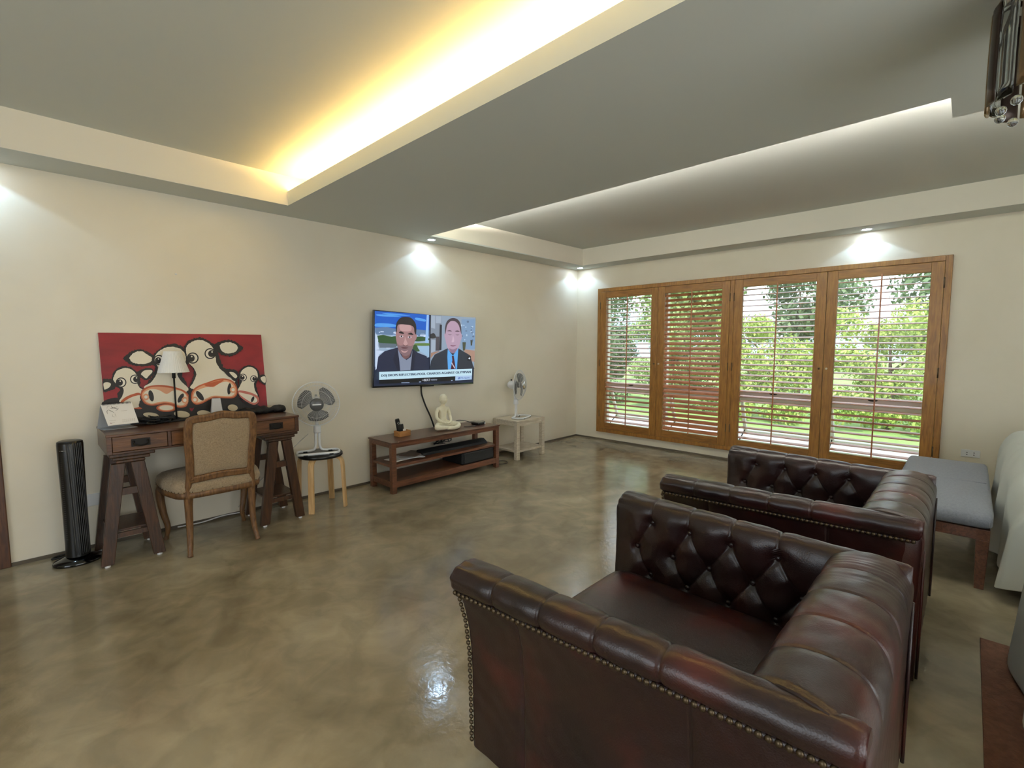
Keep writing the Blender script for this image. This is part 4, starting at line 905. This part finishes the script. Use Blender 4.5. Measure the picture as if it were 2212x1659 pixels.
for pts in ([(200, 240), (420, 250), (640, 285), (420, 282), (220, 268)], [(190, 405), (400, 405), (540, 430), (520, 466), (190, 462)], [(300, 215), (520, 228), (800, 262), (560, 262), (360, 240)], [(900, 300), (1060, 330), (1060, 370), (900, 340)]): A.poly(pts, sk2)
A.poly([(165, 480), (380, 470), (540, 500), (900, 510), (1138, 530), (1138, 640), (165, 600)], E_('horizon', (96, 124, 160)), False)
cw = E_('white_buildings', (196, 212, 236)); g_ = np.random.default_rng(4)
for i in range(26):
    x = g_.uniform(170, 1090); y = g_.uniform(520, 640)+x*.02; w_ = g_.uniform(20, 80); h = g_.uniform(10, 34); A.poly([(x, y), (x+w_, y+2), (x+w_, y+h), (x, y+h)], cw if i % 3 else sk3, False)
tg1, tg2 = E_('trees', (50, 84, 48)), E_('trees_light', (92, 124, 60))
A.poly([(190, 640), (300, 610), (440, 640), (560, 640), (560, 800), (420, 790), (300, 760), (220, 740)], tg1); A.poly([(860, 660), (960, 640), (1100, 660), (1130, 700), (1000, 720), (880, 720)], tg1); A.poly([(880, 760), (1130, 760), (1130, 800), (900, 800)], tg2)
A.poly([(820, 800), (900, 790), (930, 850), (960, 900), (860, 900)], tg1)
A.poly([(165, 560), (200, 640), (215, 700), (210, 800), (235, 870), (165, 880)], cw, False); A.poly([(360, 780), (440, 780), (430, 850), (360, 850)], cw, False); A.poly([(165, 880), (330, 900), (230, 960), (200, 1200), (165, 1240)], cw, False)
A.poly([(220, 750), (540, 770), (540, 840), (240, 840)], E_('grey_roofs', (96, 110, 124)), False)
A.poly([(1084, 250), (1122, 252), (1108, 752), (1056, 748)], E_('obelisk', (150, 190, 236)), False); A.poly([(930, 812), (1130, 812), (1128, 1010), (1060, 960), (960, 900)], E_('pale_block', (150, 184, 214)), False)
nv, nv2 = E_('navy_jacket', (34, 40, 66)), E_('navy_fold', (26, 30, 52)); sh = E_('grey_shirt', (128, 138, 160)); sk, skd, skl = E_('skin', (160, 122, 124)), E_('skin_shade', (116, 84, 84)), E_('skin_light', (190, 152, 152)); hr = E_('dark_hair', (40, 34, 36)); bd = E_('beard_shade', (130, 104, 110))
A.poly([(178, 1262), (215, 1000), (330, 900), (450, 865), (560, 835), (700, 900), (830, 860), (930, 930), (1080, 990), (1118, 1100), (1124, 1225)], nv, False)
A.poly([(562, 860), (640, 1000), (720, 1060), (800, 1000), (828, 880), (800, 1240), (608, 1250), (590, 1050)], sh, False); A.poly([(640, 900), (790, 900), (770, 1000), (700, 1040), (650, 1000)], skd)
A.poly([(560, 850), (600, 1250), (560, 1250), (480, 1050), (520, 930)], nv2, False); A.poly([(830, 860), (880, 960), (850, 1240), (790, 1242), (815, 1000)], nv2, False)
A.poly([(532, 520), (560, 400), (640, 330), (780, 340), (860, 420), (885, 560), (880, 680), (830, 840), (790, 930), (720, 985), (650, 970), (590, 900), (552, 780), (528, 640)], sk); A.poly([(875, 600), (905, 620), (890, 690), (868, 700)], sk)
A.poly([(545, 760), (600, 800), (690, 790), (800, 810), (835, 780), (800, 920), (720, 985), (650, 970), (585, 900)], bd); A.poly([(600, 420), (720, 400), (800, 450), (790, 540), (620, 530)], skl)
A.poly([(530, 540), (528, 460), (552, 370), (620, 300), (710, 285), (800, 305), (870, 380), (895, 470), (888, 600), (862, 560), (850, 480), (800, 440), (700, 425), (620, 420), (560, 440), (545, 560)], hr)
A.poly([(580, 565), (620, 545), (672, 575), (660, 590), (600, 580)], hr); A.poly([(740, 590), (800, 570), (840, 600), (830, 612), (760, 602)], hr)
for ex in ((627, 636), (775, 650)): A.oval(ex[0], ex[1], 34, 18, E_('eye_white', (200, 190, 200))); A.oval(ex[0], ex[1]-2, 14, 16, hr)
A.poly([(690, 640), (712, 700), (740, 780), (700, 800), (660, 775), (684, 700)], skl); A.poly([(655, 775), (700, 800), (740, 778), (720, 812), (672, 808)], skd); A.poly([(622, 832), (680, 828), (750, 840), (700, 854), (645, 850)], E_('mouth', (96, 60, 66))); A.poly([(625, 880), (680, 905), (745, 885), (700, 925), (640, 915)], skl)
A.poly([(1140, 250), (1152, 251), (1140, 1225), (1125, 1226)], E_('divider', (12, 16, 34)), False)
A.poly([(1152, 251), (1955, 300), (1926, 1215), (1140, 1225)], E_('room_grey', (140, 158, 178)), False)
A.poly([(1152, 251), (1350, 264), (1320, 900), (1145, 930)], E_('cupboards', (128, 140, 156)), False)
for a_ in ([(1160, 260), (1230, 268), (1228, 500), (1158, 480)], [(1160, 700), (1235, 700), (1230, 900), (1155, 930)], [(1240, 270), (1340, 276), (1335, 400), (1240, 400)]): A.poly(a_, E_('cupboard_door', (158, 172, 190)), False)
A.poly([(1310, 420), (1350, 430), (1340, 880), (1300, 880)], E_('bookcase', (40, 40, 48)), False); A.poly([(1240, 640), (1300, 640), (1300, 890), (1236, 890)], E_('bookcase2', (76, 72, 80)), False); A.poly([(1145, 600), (1210, 580), (1240, 660), (1150, 670)], E_('pot', (44, 44, 48)))
A.poly([(1700, 330), (1950, 330), (1940, 860), (1700, 860)], E_('blue_wall', (122, 152, 186)), False)
for i in range(16):
    x = 1700+g_.uniform(0, 230); y = 330+g_.uniform(0, 380); A.oval(x, y, g_.uniform(6, 22), g_.uniform(4, 20), E_('plant_light', (176, 200, 224)) if i % 2 else E_('plant_dark', (92, 112, 140)))
A.poly([(1712, 740), (1775, 740), (1760, 890), (1720, 890)], E_('vase', (72, 78, 60)), False); A.poly([(1855, 700), (1895, 710), (1885, 800), (1860, 800)], E_('vase', (60, 66, 60)), False)
A.poly([(1760, 870), (1935, 890), (1928, 1090), (1860, 1080), (1740, 900)], E_('table', (168, 134, 118)), False); A.poly([(1145, 930), (1330, 890), (1200, 960), (1140, 1030)], E_('table', (160, 126, 108)), False)
su = E_('charcoal_suit', (40, 46, 60)); A.poly([(1126, 1225), (1150, 1070), (1215, 960), (1340, 900), (1440, 850), (1540, 900), (1640, 850), (1740, 910), (1850, 975), (1900, 1150), (1926, 1216)], su, False)
lb = E_('light_blue_shirt', (88, 164, 232)); A.poly([(1448, 862), (1540, 980), (1640, 838), (1630, 960), (1612, 1222), (1452, 1226), (1440, 1000)], lb, False); A.poly([(1520, 985), (1555, 980), (1590, 1215), (1500, 1222), (1530, 1060)], E_('dark_red_tie', (72, 20, 36)), False)
A.poly([(1508, 1110), (1522, 1100), (1582, 1200), (1570, 1212)], E_('tie_stripe', (200, 190, 200)), False)
s2, s2d = E_('pale_skin', (178, 150, 172)), E_('pale_skin_shade', (138, 110, 136))
A.poly([(1400, 600), (1408, 480), (1450, 390), (1540, 350), (1630, 385), (1675, 480), (1685, 600), (1670, 740), (1630, 850), (1560, 935), (1500, 915), (1450, 850), (1412, 730)], s2); A.poly([(1385, 590), (1405, 600), (1410, 680), (1395, 670)], s2); A.poly([(1685, 600), (1700, 610), (1690, 690), (1675, 690)], s2)
A.poly([(1400, 600), (1398, 480), (1430, 370), (1500, 315), (1580, 312), (1650, 360), (1685, 460), (1690, 590), (1668, 520), (1640, 430), (1580, 370), (1500, 365), (1440, 430), (1418, 520)], E_('brown_hair', (72, 60, 66)))
for a_ in ([(1435, 540), (1480, 525), (1520, 545), (1480, 545)], [(1575, 545), (1620, 530), (1660, 548), (1620, 552)]): A.poly(a_, E_('brow', (84, 62, 76)))
for a_ in ([(1445, 595), (1485, 612), (1520, 598), (1485, 604)], [(1582, 598), (1620, 615), (1655, 600), (1620, 607)]): A.poly(a_, E_('lash', (70, 50, 60)))
A.poly([(1540, 620), (1560, 700), (1550, 740), (1515, 735), (1528, 690)], E_('nose_light', (200, 172, 192))); A.poly([(1490, 790), (1545, 798), (1600, 785), (1560, 812), (1515, 812)], E_('lips', (120, 70, 96))); A.poly([(1470, 850), (1540, 870), (1620, 840), (1560, 930), (1500, 910)], s2d)
A.poly([(1800, 990), (1862, 985), (1858, 1068), (1798, 1072)], E_('icon_box', (12, 14, 24)), False); A.poly([(1812, 1030), (1832, 1008), (1850, 1028), (1832, 1048)], E_('icon', (220, 230, 244)), False)
bn, bk_ = E_('banner', (190, 222, 236)), E_('banner_black', (8, 10, 18)); tx = E_('banner_text', (22, 36, 74))
A.poly([(216, 1270), (1882, 1213), (1878, 1333), (216, 1412)], bn, False); A.poly([(216, 1414), (1578, 1355), (1576, 1428), (218, 1486)], bk_, False); A.poly([(1580, 1342), (1877, 1332), (1874, 1405), (1578, 1424)], E_('logo_box', (168, 196, 228)), False)
for o_ in (0, 2.5, 5): A.text('DOJ DROPS REFLECTING POOL CHARGES AGAINST OLYMPIAN', (254+o_, 1368), (1854+o_, 1301), 52, tx, 0)
A.text('THE', (980, 1426), (1012, 1425), 16, E_('white_text', (222, 228, 240))); A.text('BEAT', (1018, 1436), (1126, 1431), 40, E_('white_text', (222, 228, 240)), 0); A.text('WEEKEND', (1136, 1424), (1250, 1420), 24, E_('white_text2', (180, 190, 214)))
blue = E_('logo_blue', (24, 64, 160)); A.text('MS NOW', (1676, 1396), (1834, 1389), 32, blue, 0)
for k_ in range(3): A.poly([(1622+k_*7, 1398-k_*12), (1662, 1396-k_*12), (1662, 1388-k_*12), (1622+k_*7, 1389-k_*12)], blue, False)
for a_, b_ in ((610, 755), (928, 962), (1500, 1528)): y_ = 1487-(a_-150)*.046; A.poly([(a_, y_-8), (b_, y_-11), (b_, y_+2), (a_, y_+5)], E_('ticker', (150, 168, 200)), False)
A.build('picture', q)
m = MB(); m.tube(spline([(-2.80, -.07, .96), (-2.775, -.05, .93), (-2.755, -.04, .90), (-2.745, -.035, .82), (-2.70, -.035, .70), (-2.64, -.035, .58), (-2.60, -.04, .47), (-2.585, -.045, .40), (-2.56, -.06, .34)], 6, False), .009, 8)
m.tube(spline([(-2.72, -.07, .955), (-2.745, -.05, .93), (-2.752, -.04, .89)], 6, False), .006, 8)
m.build('television_cables', BLACKM, smooth=True, label='bundle of black leads hanging below the television to the console', cat='cables')

# ------------------------------------------------------------------ television console
q = thing('media_console', 'low open wooden console table with two shelves under the television', 'console', (-2.72, -.27, 0))
x0, x1, y0, y1, zt_ = -3.385, -2.055, -.475, -.085, .468
m = MB(); m.box(x0-.008, x1+.008, y0-.008, y1+.004, zt_-.014, zt_); m.build('top', TVTOP, q, bevel=.002)
m = MB(); m.box(x0+.046, x1-.046, y0, y0+.022, zt_-.052, zt_-.014); m.box(x0+.046, x1-.046, y1-.022, y1, zt_-.052, zt_-.014); m.box(x0, x0+.022, y0+.046, y1-.046, zt_-.052, zt_-.014); m.box(x1-.022, x1, y0+.046, y1-.046, zt_-.052, zt_-.014); m.build('apron', TVW, q, bevel=.001)
for lx in (x0, x1-.046):
    for ly in (y0, y1-.046): MB().box(lx, lx+.046, ly, ly+.046, 0, zt_-.014).build('leg', TVW, q, bevel=.002)
m = MB(); m.box(x0+.006, x1-.006, y0+.012, y1-.006, .236, .260); m.build('shelf', TVW, q, bevel=.002)
m = MB(); m.box(x0+.006, x1-.006, y0+.004, y1-.006, .052, .108); m.build('shelf', TVW, q, bevel=.002)
SH = .260; SH2 = .108
q = thing('soundbar', 'long black soundbar lying on the middle shelf of the console', 'soundbar', (-2.50, -.30, SH))
m = MB(); pr = [(-.36, SH), (-.235, SH), (-.25, SH+.045), (-.30, SH+.05), (-.345, SH+.022)]
m.prism([(p[0], p[1]) for p in pr], -2.97, -2.115, axis=0); m.build('body', BLACKM, q, bevel=.006)
q = thing('subwoofer', 'black box subwoofer on the bottom shelf of the console', 'subwoofer', (-2.34, -.28, SH2))
m = MB(); m.box(-2.56, -2.112, -.455, -.12, SH2, SH2+.122); m.build('cabinet', BLACKM, q, bevel=.012)
m = MB(); m.box(-2.53, -2.14, -.459, -.455, SH2+.015, SH2+.108); m.build('front_cloth', mat('speaker_cloth', (22, 22, 24), .9), q)
# brochures on the shelf
for k, (a, b_, rz, lb) in enumerate(((-3.19, -.30, .15, 'white leaflet lying on the left of the console shelf'), (-3.10, -.33, -.25, 'crumpled white magazine on the console shelf'), (-3.02, -.26, .5, 'dull brown and grey magazine beside the soundbar'))):
    P = np.array([[(u*.12, v*.085, SH+.006*(k+1)+.006*abs(math.sin(u*2.5+k))*(1 if k == 1 else .3)) for v in np.linspace(-1, 1, 6)] for u in np.linspace(-1, 1, 14)]); P = xf((a, b_, 0), rz)(P.reshape(-1, 3)).reshape(P.shape)
    P[..., 2] = np.maximum(P[..., 2], SH+.003)
    MB().grid(P).build('magazine', [PAPER, mat('glossy_paper', (206, 206, 208), .3), mat('brown_print', (120, 96, 84), .4)][k], smooth=True, solid=.004, label=lb, cat='magazine', group='papers on the console shelf')
# bamboo box with remote control
q = thing('bamboo_box', 'small bamboo box holding a remote control on the console', 'box', (-3.13, -.245, zt_)); X = xf((-3.125, -.245, zt_), .1)
m = MB(X); 
for bx in ((-.065, .065, -.045, -.037, 0, .052), (-.065, .065, .037, .045, 0, .052), (-.065, -.057, -.037, .037, 0, .052), (.057, .065, -.037, .037, 0, .052), (-.057, .057, -.037, .037, 0, .006), (.005, .012, -.037, .037, .006, .046)): m.box(*bx)
m.build('box', BAMB, q, bevel=.0015)
q = thing('remote_control', 'black remote control with a silver ring leaning in the bamboo box', 'remote', (-3.15, -.245, zt_+.008)); X = xf((-3.15, -.245, zt_+.008), .1, ry=-.20)
m = MB(X); m.pillow(-.022, .022, -.010, .010, 0, .165, .3, ez=.25); m.build('body', BLACK, q, smooth=True)
m = MB(X); m.tube([(.011*math.cos(a), -.0105, .120+.011*math.sin(a)) for a in np.linspace(0, 2*PI, 20, endpoint=False)], .0025, 6, closed=True); m.build('ring_button', CHROME, q, smooth=True)
q2 = thing('small_remote', 'shorter dark remote standing in the bamboo box', 'remote', (-3.115, -.245, zt_+.008)); X = xf((-3.118, -.24, zt_+.008), .1, ry=-.12)
m = MB(X); m.pillow(-.018, .018, -.008, .008, 0, .105, .3, ez=.25); m.build('body', BLACKM, q2, smooth=True)
q2 = thing('paper_tag', 'pale paper tag standing in the front of the bamboo box', 'tag', (-3.12, -.268, zt_+.01)); m = MB(xf((-3.12, -.268, zt_+.012), .1, ry=.1)); m.box(-.017, .017, -.002, .001, 0, .055); m.build('card', PAPER, q2)
# set-top box, puck, pen
q = thing('media_box', 'square black streaming box with a small white light on the console', 'media player', (-2.20, -.28, zt_)); X = xf((-2.19, -.29, zt_), .12)
m = MB(X); m.pillow(-.058, .058, -.058, .058, 0, .030, .22, ez=.25); m.build('body', BLKGLOSS, q, smooth=True)
m = MB(X); m.ball((.045, -.0585, .012), .0028, 8, 6); m.build('power_light', flat('led_dot', (255, 255, 255), 3), q)
q = thing('phone', 'black phone lying flat on the console beside the media box', 'phone', (-2.08, -.20, zt_)); m = MB(xf((-2.078, -.20, zt_), -.2)); m.pillow(-.035, .05, -.03, .03, 0, .011, .3, ez=.3); m.build('body', BLACK, q, smooth=True)
MB().tube([(-2.40, -.30, zt_+.005), (-2.29, -.36, zt_+.005)], .0045, 8).build('pen', mat('pen_grey', (92, 84, 78), .3), smooth=True, label='slim grey stylus lying on the console by the media box', cat='pen')
m = MB(); m.tube(spline([(-2.22, -.22, zt_+.016), (-2.28, -.16, zt_+.035), (-2.33, -.12, zt_+.042), (-2.37, -.10, zt_+.02), (-2.385, -.075, zt_-.02), (-2.38, -.06, .3)], 6, False), .0038, 6); m.build('media_box_cable', BLACKM, smooth=True, label='black lead arching from the media box over the console edge', cat='cable')
m = MB()
for k in range(10):
    g = np.random.default_rng(k+30); pts = [(-2.60+g.uniform(-.11, .15), -.13+g.uniform(-.035, .03), .44-.026*i+g.uniform(-.03, .03)) for i in range(6)]; m.tube(spline(pts, 6, False), .0042, 6)
m.tube([(-2.43, -.07, .46), (-2.43, -.07, .30)], .004, 6); m.tube([(-2.2, -.06, .42), (-2.12, -.06, .33)], .004, 6)
m.build('console_cables', BLACKM, smooth=True, label='tangled black leads behind the console under the statue', cat='cables')
m = MB(); m.tube(spline([(-2.03, -.36, .10), (-2.02, -.38, .02), (-1.96, -.42, .006), (-1.87, -.42, .006), (-1.83, -.36, .006), (-1.88, -.30, .006), (-2.0, -.28, .006)], 6, False), .0035, 6); m.build('floor_cable', BLACKM, smooth=True, label='black lead looping on the floor at the right end of the console', cat='cable')
m = MB(); m.box(-2.035, -2.0, -.36, -.28, .06, .14); m.build('plug_block', WPLAS, bevel=.004, label='white extension socket beside the right console leg', cat='socket')
m = MB(); m.box(-2.04, -1.995, -.39, -.25, 0, .06); m.build('adapter', BLACKM, bevel=.004, label='black power adapter on the floor beside the console', cat='adapter')

# ------------------------------------------------------------------ seated statue
SL = (-2.625, -.235, zt_)
bm = bmesh.new(); ly = bm.verts.layers.skin.verify(); vs = {}
def sv(n, x, y, z, r, par=None, root=False):
    v = bm.verts.new((x, y, z)); v[ly].radius = (r, r); v[ly].use_root = root; vs[n] = v
    if par: bm.edges.new((vs[par], v))
sv('pel', 0, .02, .058, .052, None, True); sv('bel', 0, .018, .11, .046, 'pel'); sv('ch', 0, .012, .165, .050, 'bel'); sv('st', 0, .008, .205, .046, 'ch'); sv('nk', 0, .004, .240, .020, 'st'); sv('n2', 0, .0, .262, .019, 'nk')
sv('h1', 0, -.006, .285, .032, 'n2'); sv('h2', 0, -.004, .318, .041, 'h1'); sv('h3', 0, .002, .346, .026, 'h2')
for s_, k in ((-1, 'l'), (1, 'r')):
    sv('sh'+k, s_*.058, .010, .214, .025, 'st'); sv('ua'+k, s_*.080, .008, .175, .019, 'sh'+k); sv('el'+k, s_*.088, -.004, .122, .017, 'ua'+k); sv('fa'+k, s_*.066, -.048, .088, .014, 'el'+k); sv('wr'+k, s_*.030, -.078, .074, .011, 'fa'+k); sv('ha'+k, s_*.004, -.088, .070, .012, 'wr'+k)
    sv('hp'+k, s_*.045, -.005, .045, .042, 'pel'); sv('th'+k, s_*.100, -.040, .043, .036, 'hp'+k); sv('kn'+k, s_*.150, -.078, .036, .030, 'th'+k)
    sv('sn'+k, s_*.090, -.112-.012*(s_ > 0), .030-.006*s_, .024, 'kn'+k); sv('an'+k, s_*.020, -.118-.022*(s_ > 0), .026-.005*s_, .018, 'sn'+k); sv('ft'+k, -s_*.050, -.108-.012*(s_ > 0), .024, .015, 'an'+k)
me = bpy.data.meshes.new('statue'); bm.to_mesh(me); bm.free(); me.materials.append(CREAM)
so = bpy.data.objects.new('statue', me); COL.objects.link(so); so.location = SL; ORG[so.name] = np.array(SL)
k = so.modifiers.new('skin', 'SKIN'); k.use_smooth_shade = True; k.branch_smoothing = .6
k = so.modifiers.new('sub', 'SUBSURF'); k.levels = 2; k.render_levels = 2
props(so, 'cream stone statue of a bald figure seated cross-legged on the console', 'statue')
m = MB(xf(SL)); h = (0, -.004, .308)
P = []
for i, t_ in enumerate(np.linspace(.001, PI-.001, 22)):
    row = []
    for a in np.linspace(0, 2*PI, 32, endpoint=False):
        x, y, z = math.sin(t_)*math.cos(a), math.sin(t_)*math.sin(a), math.cos(t_); fy = max(0, -y)
        wd = .0415*(1 if z > -.1 else 1+.28*(z+.1)); yy = y*.047
        if y < -.5:
            yy -= .009*math.exp(-((z+.12)/.20)**2-(x/.16)**2); yy += .005*math.exp(-((z-.08)/.10)**2)*min(1, abs(x)*4+.2); yy -= .004*math.exp(-((z+.48)/.09)**2-(x/.3)**2); yy += .003*math.exp(-((z+.40)/.04)**2-(x/.3)**2)
        row.append((h[0]+x*wd, h[1]+yy, h[2]+z*.056))
    P.append(row)
m.grid(np.array(P), cv=True)
for s_ in (-1, 1): m.ball((s_*.042, .002, .300), (.006, .011, .018), 10, 8)
hd = m.build('head', CREAM, so, smooth=True)
m = MB(xf(SL))
for s_ in (-1, 1): m.tube(spline([(s_*.026, -.0475, .314), (s_*.018, -.0525, .310), (s_*.009, -.0515, .313)], 5, False), .0016, 6)
for s_ in (-1, 1):
    for k_ in range(4): m.tube(spline([(s_*.028, -.080+.004*k_-.010, .078+.003*k_), (s_*.004, -.092+.004*k_-.006, .073+.003*k_), (-s_*.018, -.090+.004*k_-.004, .072+.002*k_)], 4, False), .0038, 6)
    m.tube(spline([(s_*.022, -.076, .084), (s_*.008, -.088, .090), (0, -.094, .089)], 4, False), .0042, 6)
m.build('carved_detail', CREAM, so, smooth=True)

# ------------------------------------------------------------------ whitewashed side table
q = thing('side_table', 'whitewashed wooden side table with lower shelf under the corner fan', 'side table', (-1.46, -.22, 0))
x0, x1, y0, y1, zt_ = -1.715, -1.222, -.425, -.03, .457
m = MB(); m.box(x0, x1, y0, y1, zt_-.022, zt_); m.build('top', WASH, q, bevel=.003)
m = MB(); m.box(x0+.05, x1-.05, y0+.004, y0+.026, zt_-.062, zt_-.022); m.box(x0+.05, x1-.05, y1-.026, y1-.004, zt_-.062, zt_-.022); m.box(x0+.004, x0+.026, y0+.05, y1-.05, zt_-.062, zt_-.022); m.box(x1-.026, x1-.004, y0+.05, y1-.05, zt_-.062, zt_-.022); m.build('apron', WASH, q)
for lx in (x0+.001, x1-.051):
    for ly in (y0+.001, y1-.051): MB().box(lx, lx+.05, ly, ly+.05, 0, zt_-.022).build('leg', WASH, q, bevel=.003)
m = MB(); m.box(x0+.01, x1-.01, y0+.012, y1-.012, .085, .108); m.build('shelf', WASH, q, bevel=.002)

# ------------------------------------------------------------------ grey bench and covered furniture
q = thing('bench', 'grey upholstered bench with wooden legs below the window end', 'bench', (-1.31, -4.02, 0))
bx0, bx1, by0, by1 = -2.10, -.50, -4.262, -3.80
MB().pillow(bx0, bx1, by0, by1, .325, .425, .10, 30, 12, .35).build('seat_cushion', GREYF, q, smooth=True)
MB().tube([(x, y, .4235) for x, y in ((-1.30, by0+.02), (-1.30, by1-.02))], .0018, 6).build('seam', mat('grey_seam', (124, 128, 138), .9), q)
m = MB(); m.box(bx0+.015, bx1-.015, by0+.012, by1-.012, .275, .335); m.build('frame', TVW, q, bevel=.003)
for lx, sx in ((bx0+.015, -1), (bx1-.07, 1)):
    for ly, sy in ((by0+.012, -1), (by1-.067, 1)):
        V = [(lx+.008, ly+.008, 0), (lx+.047, ly+.008, 0), (lx+.047, ly+.047, 0), (lx+.008, ly+.047, 0), (lx, ly, .275), (lx+.055, ly, .275), (lx+.055, ly+.055, .275), (lx, ly+.055, .275)]
        MB().hexa(V).build('leg', TVW, q, bevel=.003)
def drape(name, label, x0, x1, y0, y1, hfun, hem, seed, cat='dust sheet', n=70, sp=.05):
    """cloth thrown over a bulky thing: top follows hfun, sides fall to a wavy hem"""
    g = np.random.default_rng(seed); ph = g.uniform(0, 6, 8); P = []
    per = []
    for i in range(n):
        u = i/n; L1, L2 = (x1-x0), (y1-y0); tot = 2*(L1+L2); d = u*tot
        if d < L1: p = (x0+d, y0)
        elif d < L1+L2: p = (x1, y0+d-L1)
        elif d < 2*L1+L2: p = (x1-(d-L1-L2), y1)
        else: p = (x0, y1-(d-2*L1-L2))
        per.append(p)
    cx, cy = (x0+x1)/2, (y0+y1)/2
    for s_ in [0.0001]+list(np.linspace(.06, 1, 14)): P.append([(cx+(p[0]-cx)*s_, cy+(p[1]-cy)*s_, hfun(cx+(p[0]-cx)*s_, cy+(p[1]-cy)*s_)+.006*s_*math.sin(p[0]*17+p[1]*9+s_*9)-.02*max(0, s_-.93)/.07) for p in per])
    for k in range(1, 13):
        t_ = k/12; row = []
        for i, p in enumerate(per):
            w_ = .028*t_**.6*math.sin(i*.9+ph[0]+t_)+.022*t_*math.sin(i*.41+ph[1]); dx, dy = p[0]-cx, p[1]-cy; l = math.hypot(dx/(x1-x0), dy/(y1-y0))+1e-6; ox, oy = dx/(x1-x0)/l, dy/(y1-y0)/l
            top = hfun(*p)-.02; hz_ = hem+.03*abs(math.sin(i*.23+ph[2])) ; row.append((p[0]+ox*(.012+sp*t_+w_), p[1]+oy*(.012+sp*t_+w_), top+(hz_-top)*t_))
        P.append(row)
    return MB().grid(np.array(P), cv=True).build(name, SHEET, smooth=True, solid=.003, label=label, cat=cat, sub=1)
def sheet_top(x, y):
    e = .14*math.exp((y+4.30)/.035) if y > -4.6 else 0
    t = min(1, max(0, (-1.65-x)/.5)); return .70-.2*t*t*(3-2*t)-e+.022*math.sin(x*9+y*5)+.016*math.sin(x*17-y*15)+.008*math.sin(x*38+y*21)
drape('dust_sheet', 'pale dust sheet draped over furniture right behind the grey bench', -2.16, -.60, -5.15, -4.325, sheet_top, .06, 3, sp=.02, n=110)
# the covered settee under the sheet
q = thing('covered_settee', 'dark settee mostly hidden under the pale dust sheet', 'settee', (-1.33, -4.75, 0))
m = MB(); m.box(-2.0, -.66, -5.05, -4.42, .08, .36); m.build('seat_base', BLACKM, q, bevel=.02)
for x in (-1.96, -.72):
    for y in (-4.46, -5.0): MB().box(x, x+.04, y, y+.04, 0, .08).build('leg', BLACKM, q)
drape('dust_sheet', 'pale dust sheet covering furniture at the right edge of the picture', -3.85, -2.83, -5.3, -4.36, lambda x, y: .72+.01*math.sin(x*13+y*7), .012, 5, sp=.022)
m = MB(); m.box(-4.9, -2.69, -5.6, -4.222, 0, .010); m.build('floor_mat', MAT_, bevel=.002, label='brown woven floor mat at the lower right edge of the floor', cat='mat')
q = thing('wall_socket', 'white double wall socket above the grey bench on the window wall', 'socket', (-.006, -4.167, .37))
m = MB(); m.box(-.012, 0, -4.228, -4.108, .362, .425); m.build('plate', WPLAS, q, bevel=.004)
m = MB()
for yc in (-4.19, -4.146):
    for dz in (-.009, .009): m.box(-.0135, -.011, yc-.004, yc+.004, .393+dz-.003, .393+dz+.003)
m.build('outlet_slots', BLACKM, q)
MB().ball((-4.814, -.002, 1.84), (.008, .004, .006), 8, 6).build('wall_plug', WPLAS, label='tiny white filled hole high on the wall above the painting', cat='wall plug')

# ------------------------------------------------------------------ glass and bronze ceiling pendant at the upper right
pc = (-3.50, -4.295); pr_ = .185
q = thing('ceiling_pendant', 'bronze and clear glass ceiling pendant cut by the upper right corner', 'pendant light', (pc[0], pc[1], 2.015))
m = MB(); m.lathe([(.0005, SOF-.002), (.10, SOF-.002), (.10, SOF-.03), (.0005, SOF-.03)], (pc[0], pc[1], 0), 32); m.build('canopy', BRONZE, q, smooth=True)
m = MB(); m.lathe([(pr_-.03, 2.35), (pr_-.01, 2.352), (pr_-.008, 2.33), (pr_-.03, 2.33), (pr_-.03, 2.35)], (pc[0], pc[1], 0), 40); m.tube([(pc[0]-.15, pc[1], 2.34), (pc[0]+.15, pc[1], 2.34)], .008, 8); m.tube([(pc[0], pc[1]-.15, 2.34), (pc[0], pc[1]+.15, 2.34)], .008, 8); m.tube([(pc[0], pc[1], 2.33), (pc[0], pc[1], 2.37)], .012, 8); m.build('ring', BRONZE, q, smooth=True)
n = 18
for i in range(n):
    a = 2*PI*i/n+.10; u = np.array([math.cos(a), math.sin(a), 0]); v = np.array([-u[1], u[0], 0]); c_ = np.array([pc[0], pc[1], 0])
    mm = (GLASSC, AMBER, BRONZE)[i % 3]; P = []
    for z in np.linspace(2.33, 2.045+.012*(i % 2), 8):
        bow = .002*math.sin((z-2.0)/.33*PI)
        P.append([c_+u*(pr_-.004+bow+.006*math.cos(w_))+v*(.029*math.sin(w_))+np.array([0, 0, z]) for w_ in np.linspace(0, 2*PI, 10, endpoint=False)])
    b = MB(); b.grid(np.array(P), cv=True); b.f.append(tuple(range(10))); b.mi.append(0); b.f.append(tuple(range(70, 80))); b.mi.append(0)
    b.build('glass_rod', mm, q, smooth=True)
for i in range(14):
    a = 2*PI*i/14; MB().ball((pc[0]+(pr_-.03)*math.cos(a), pc[1]+(pr_-.03)*math.sin(a), 2.032), .014, 10, 7).build('crystal_drop', GLASSC, q, smooth=True)
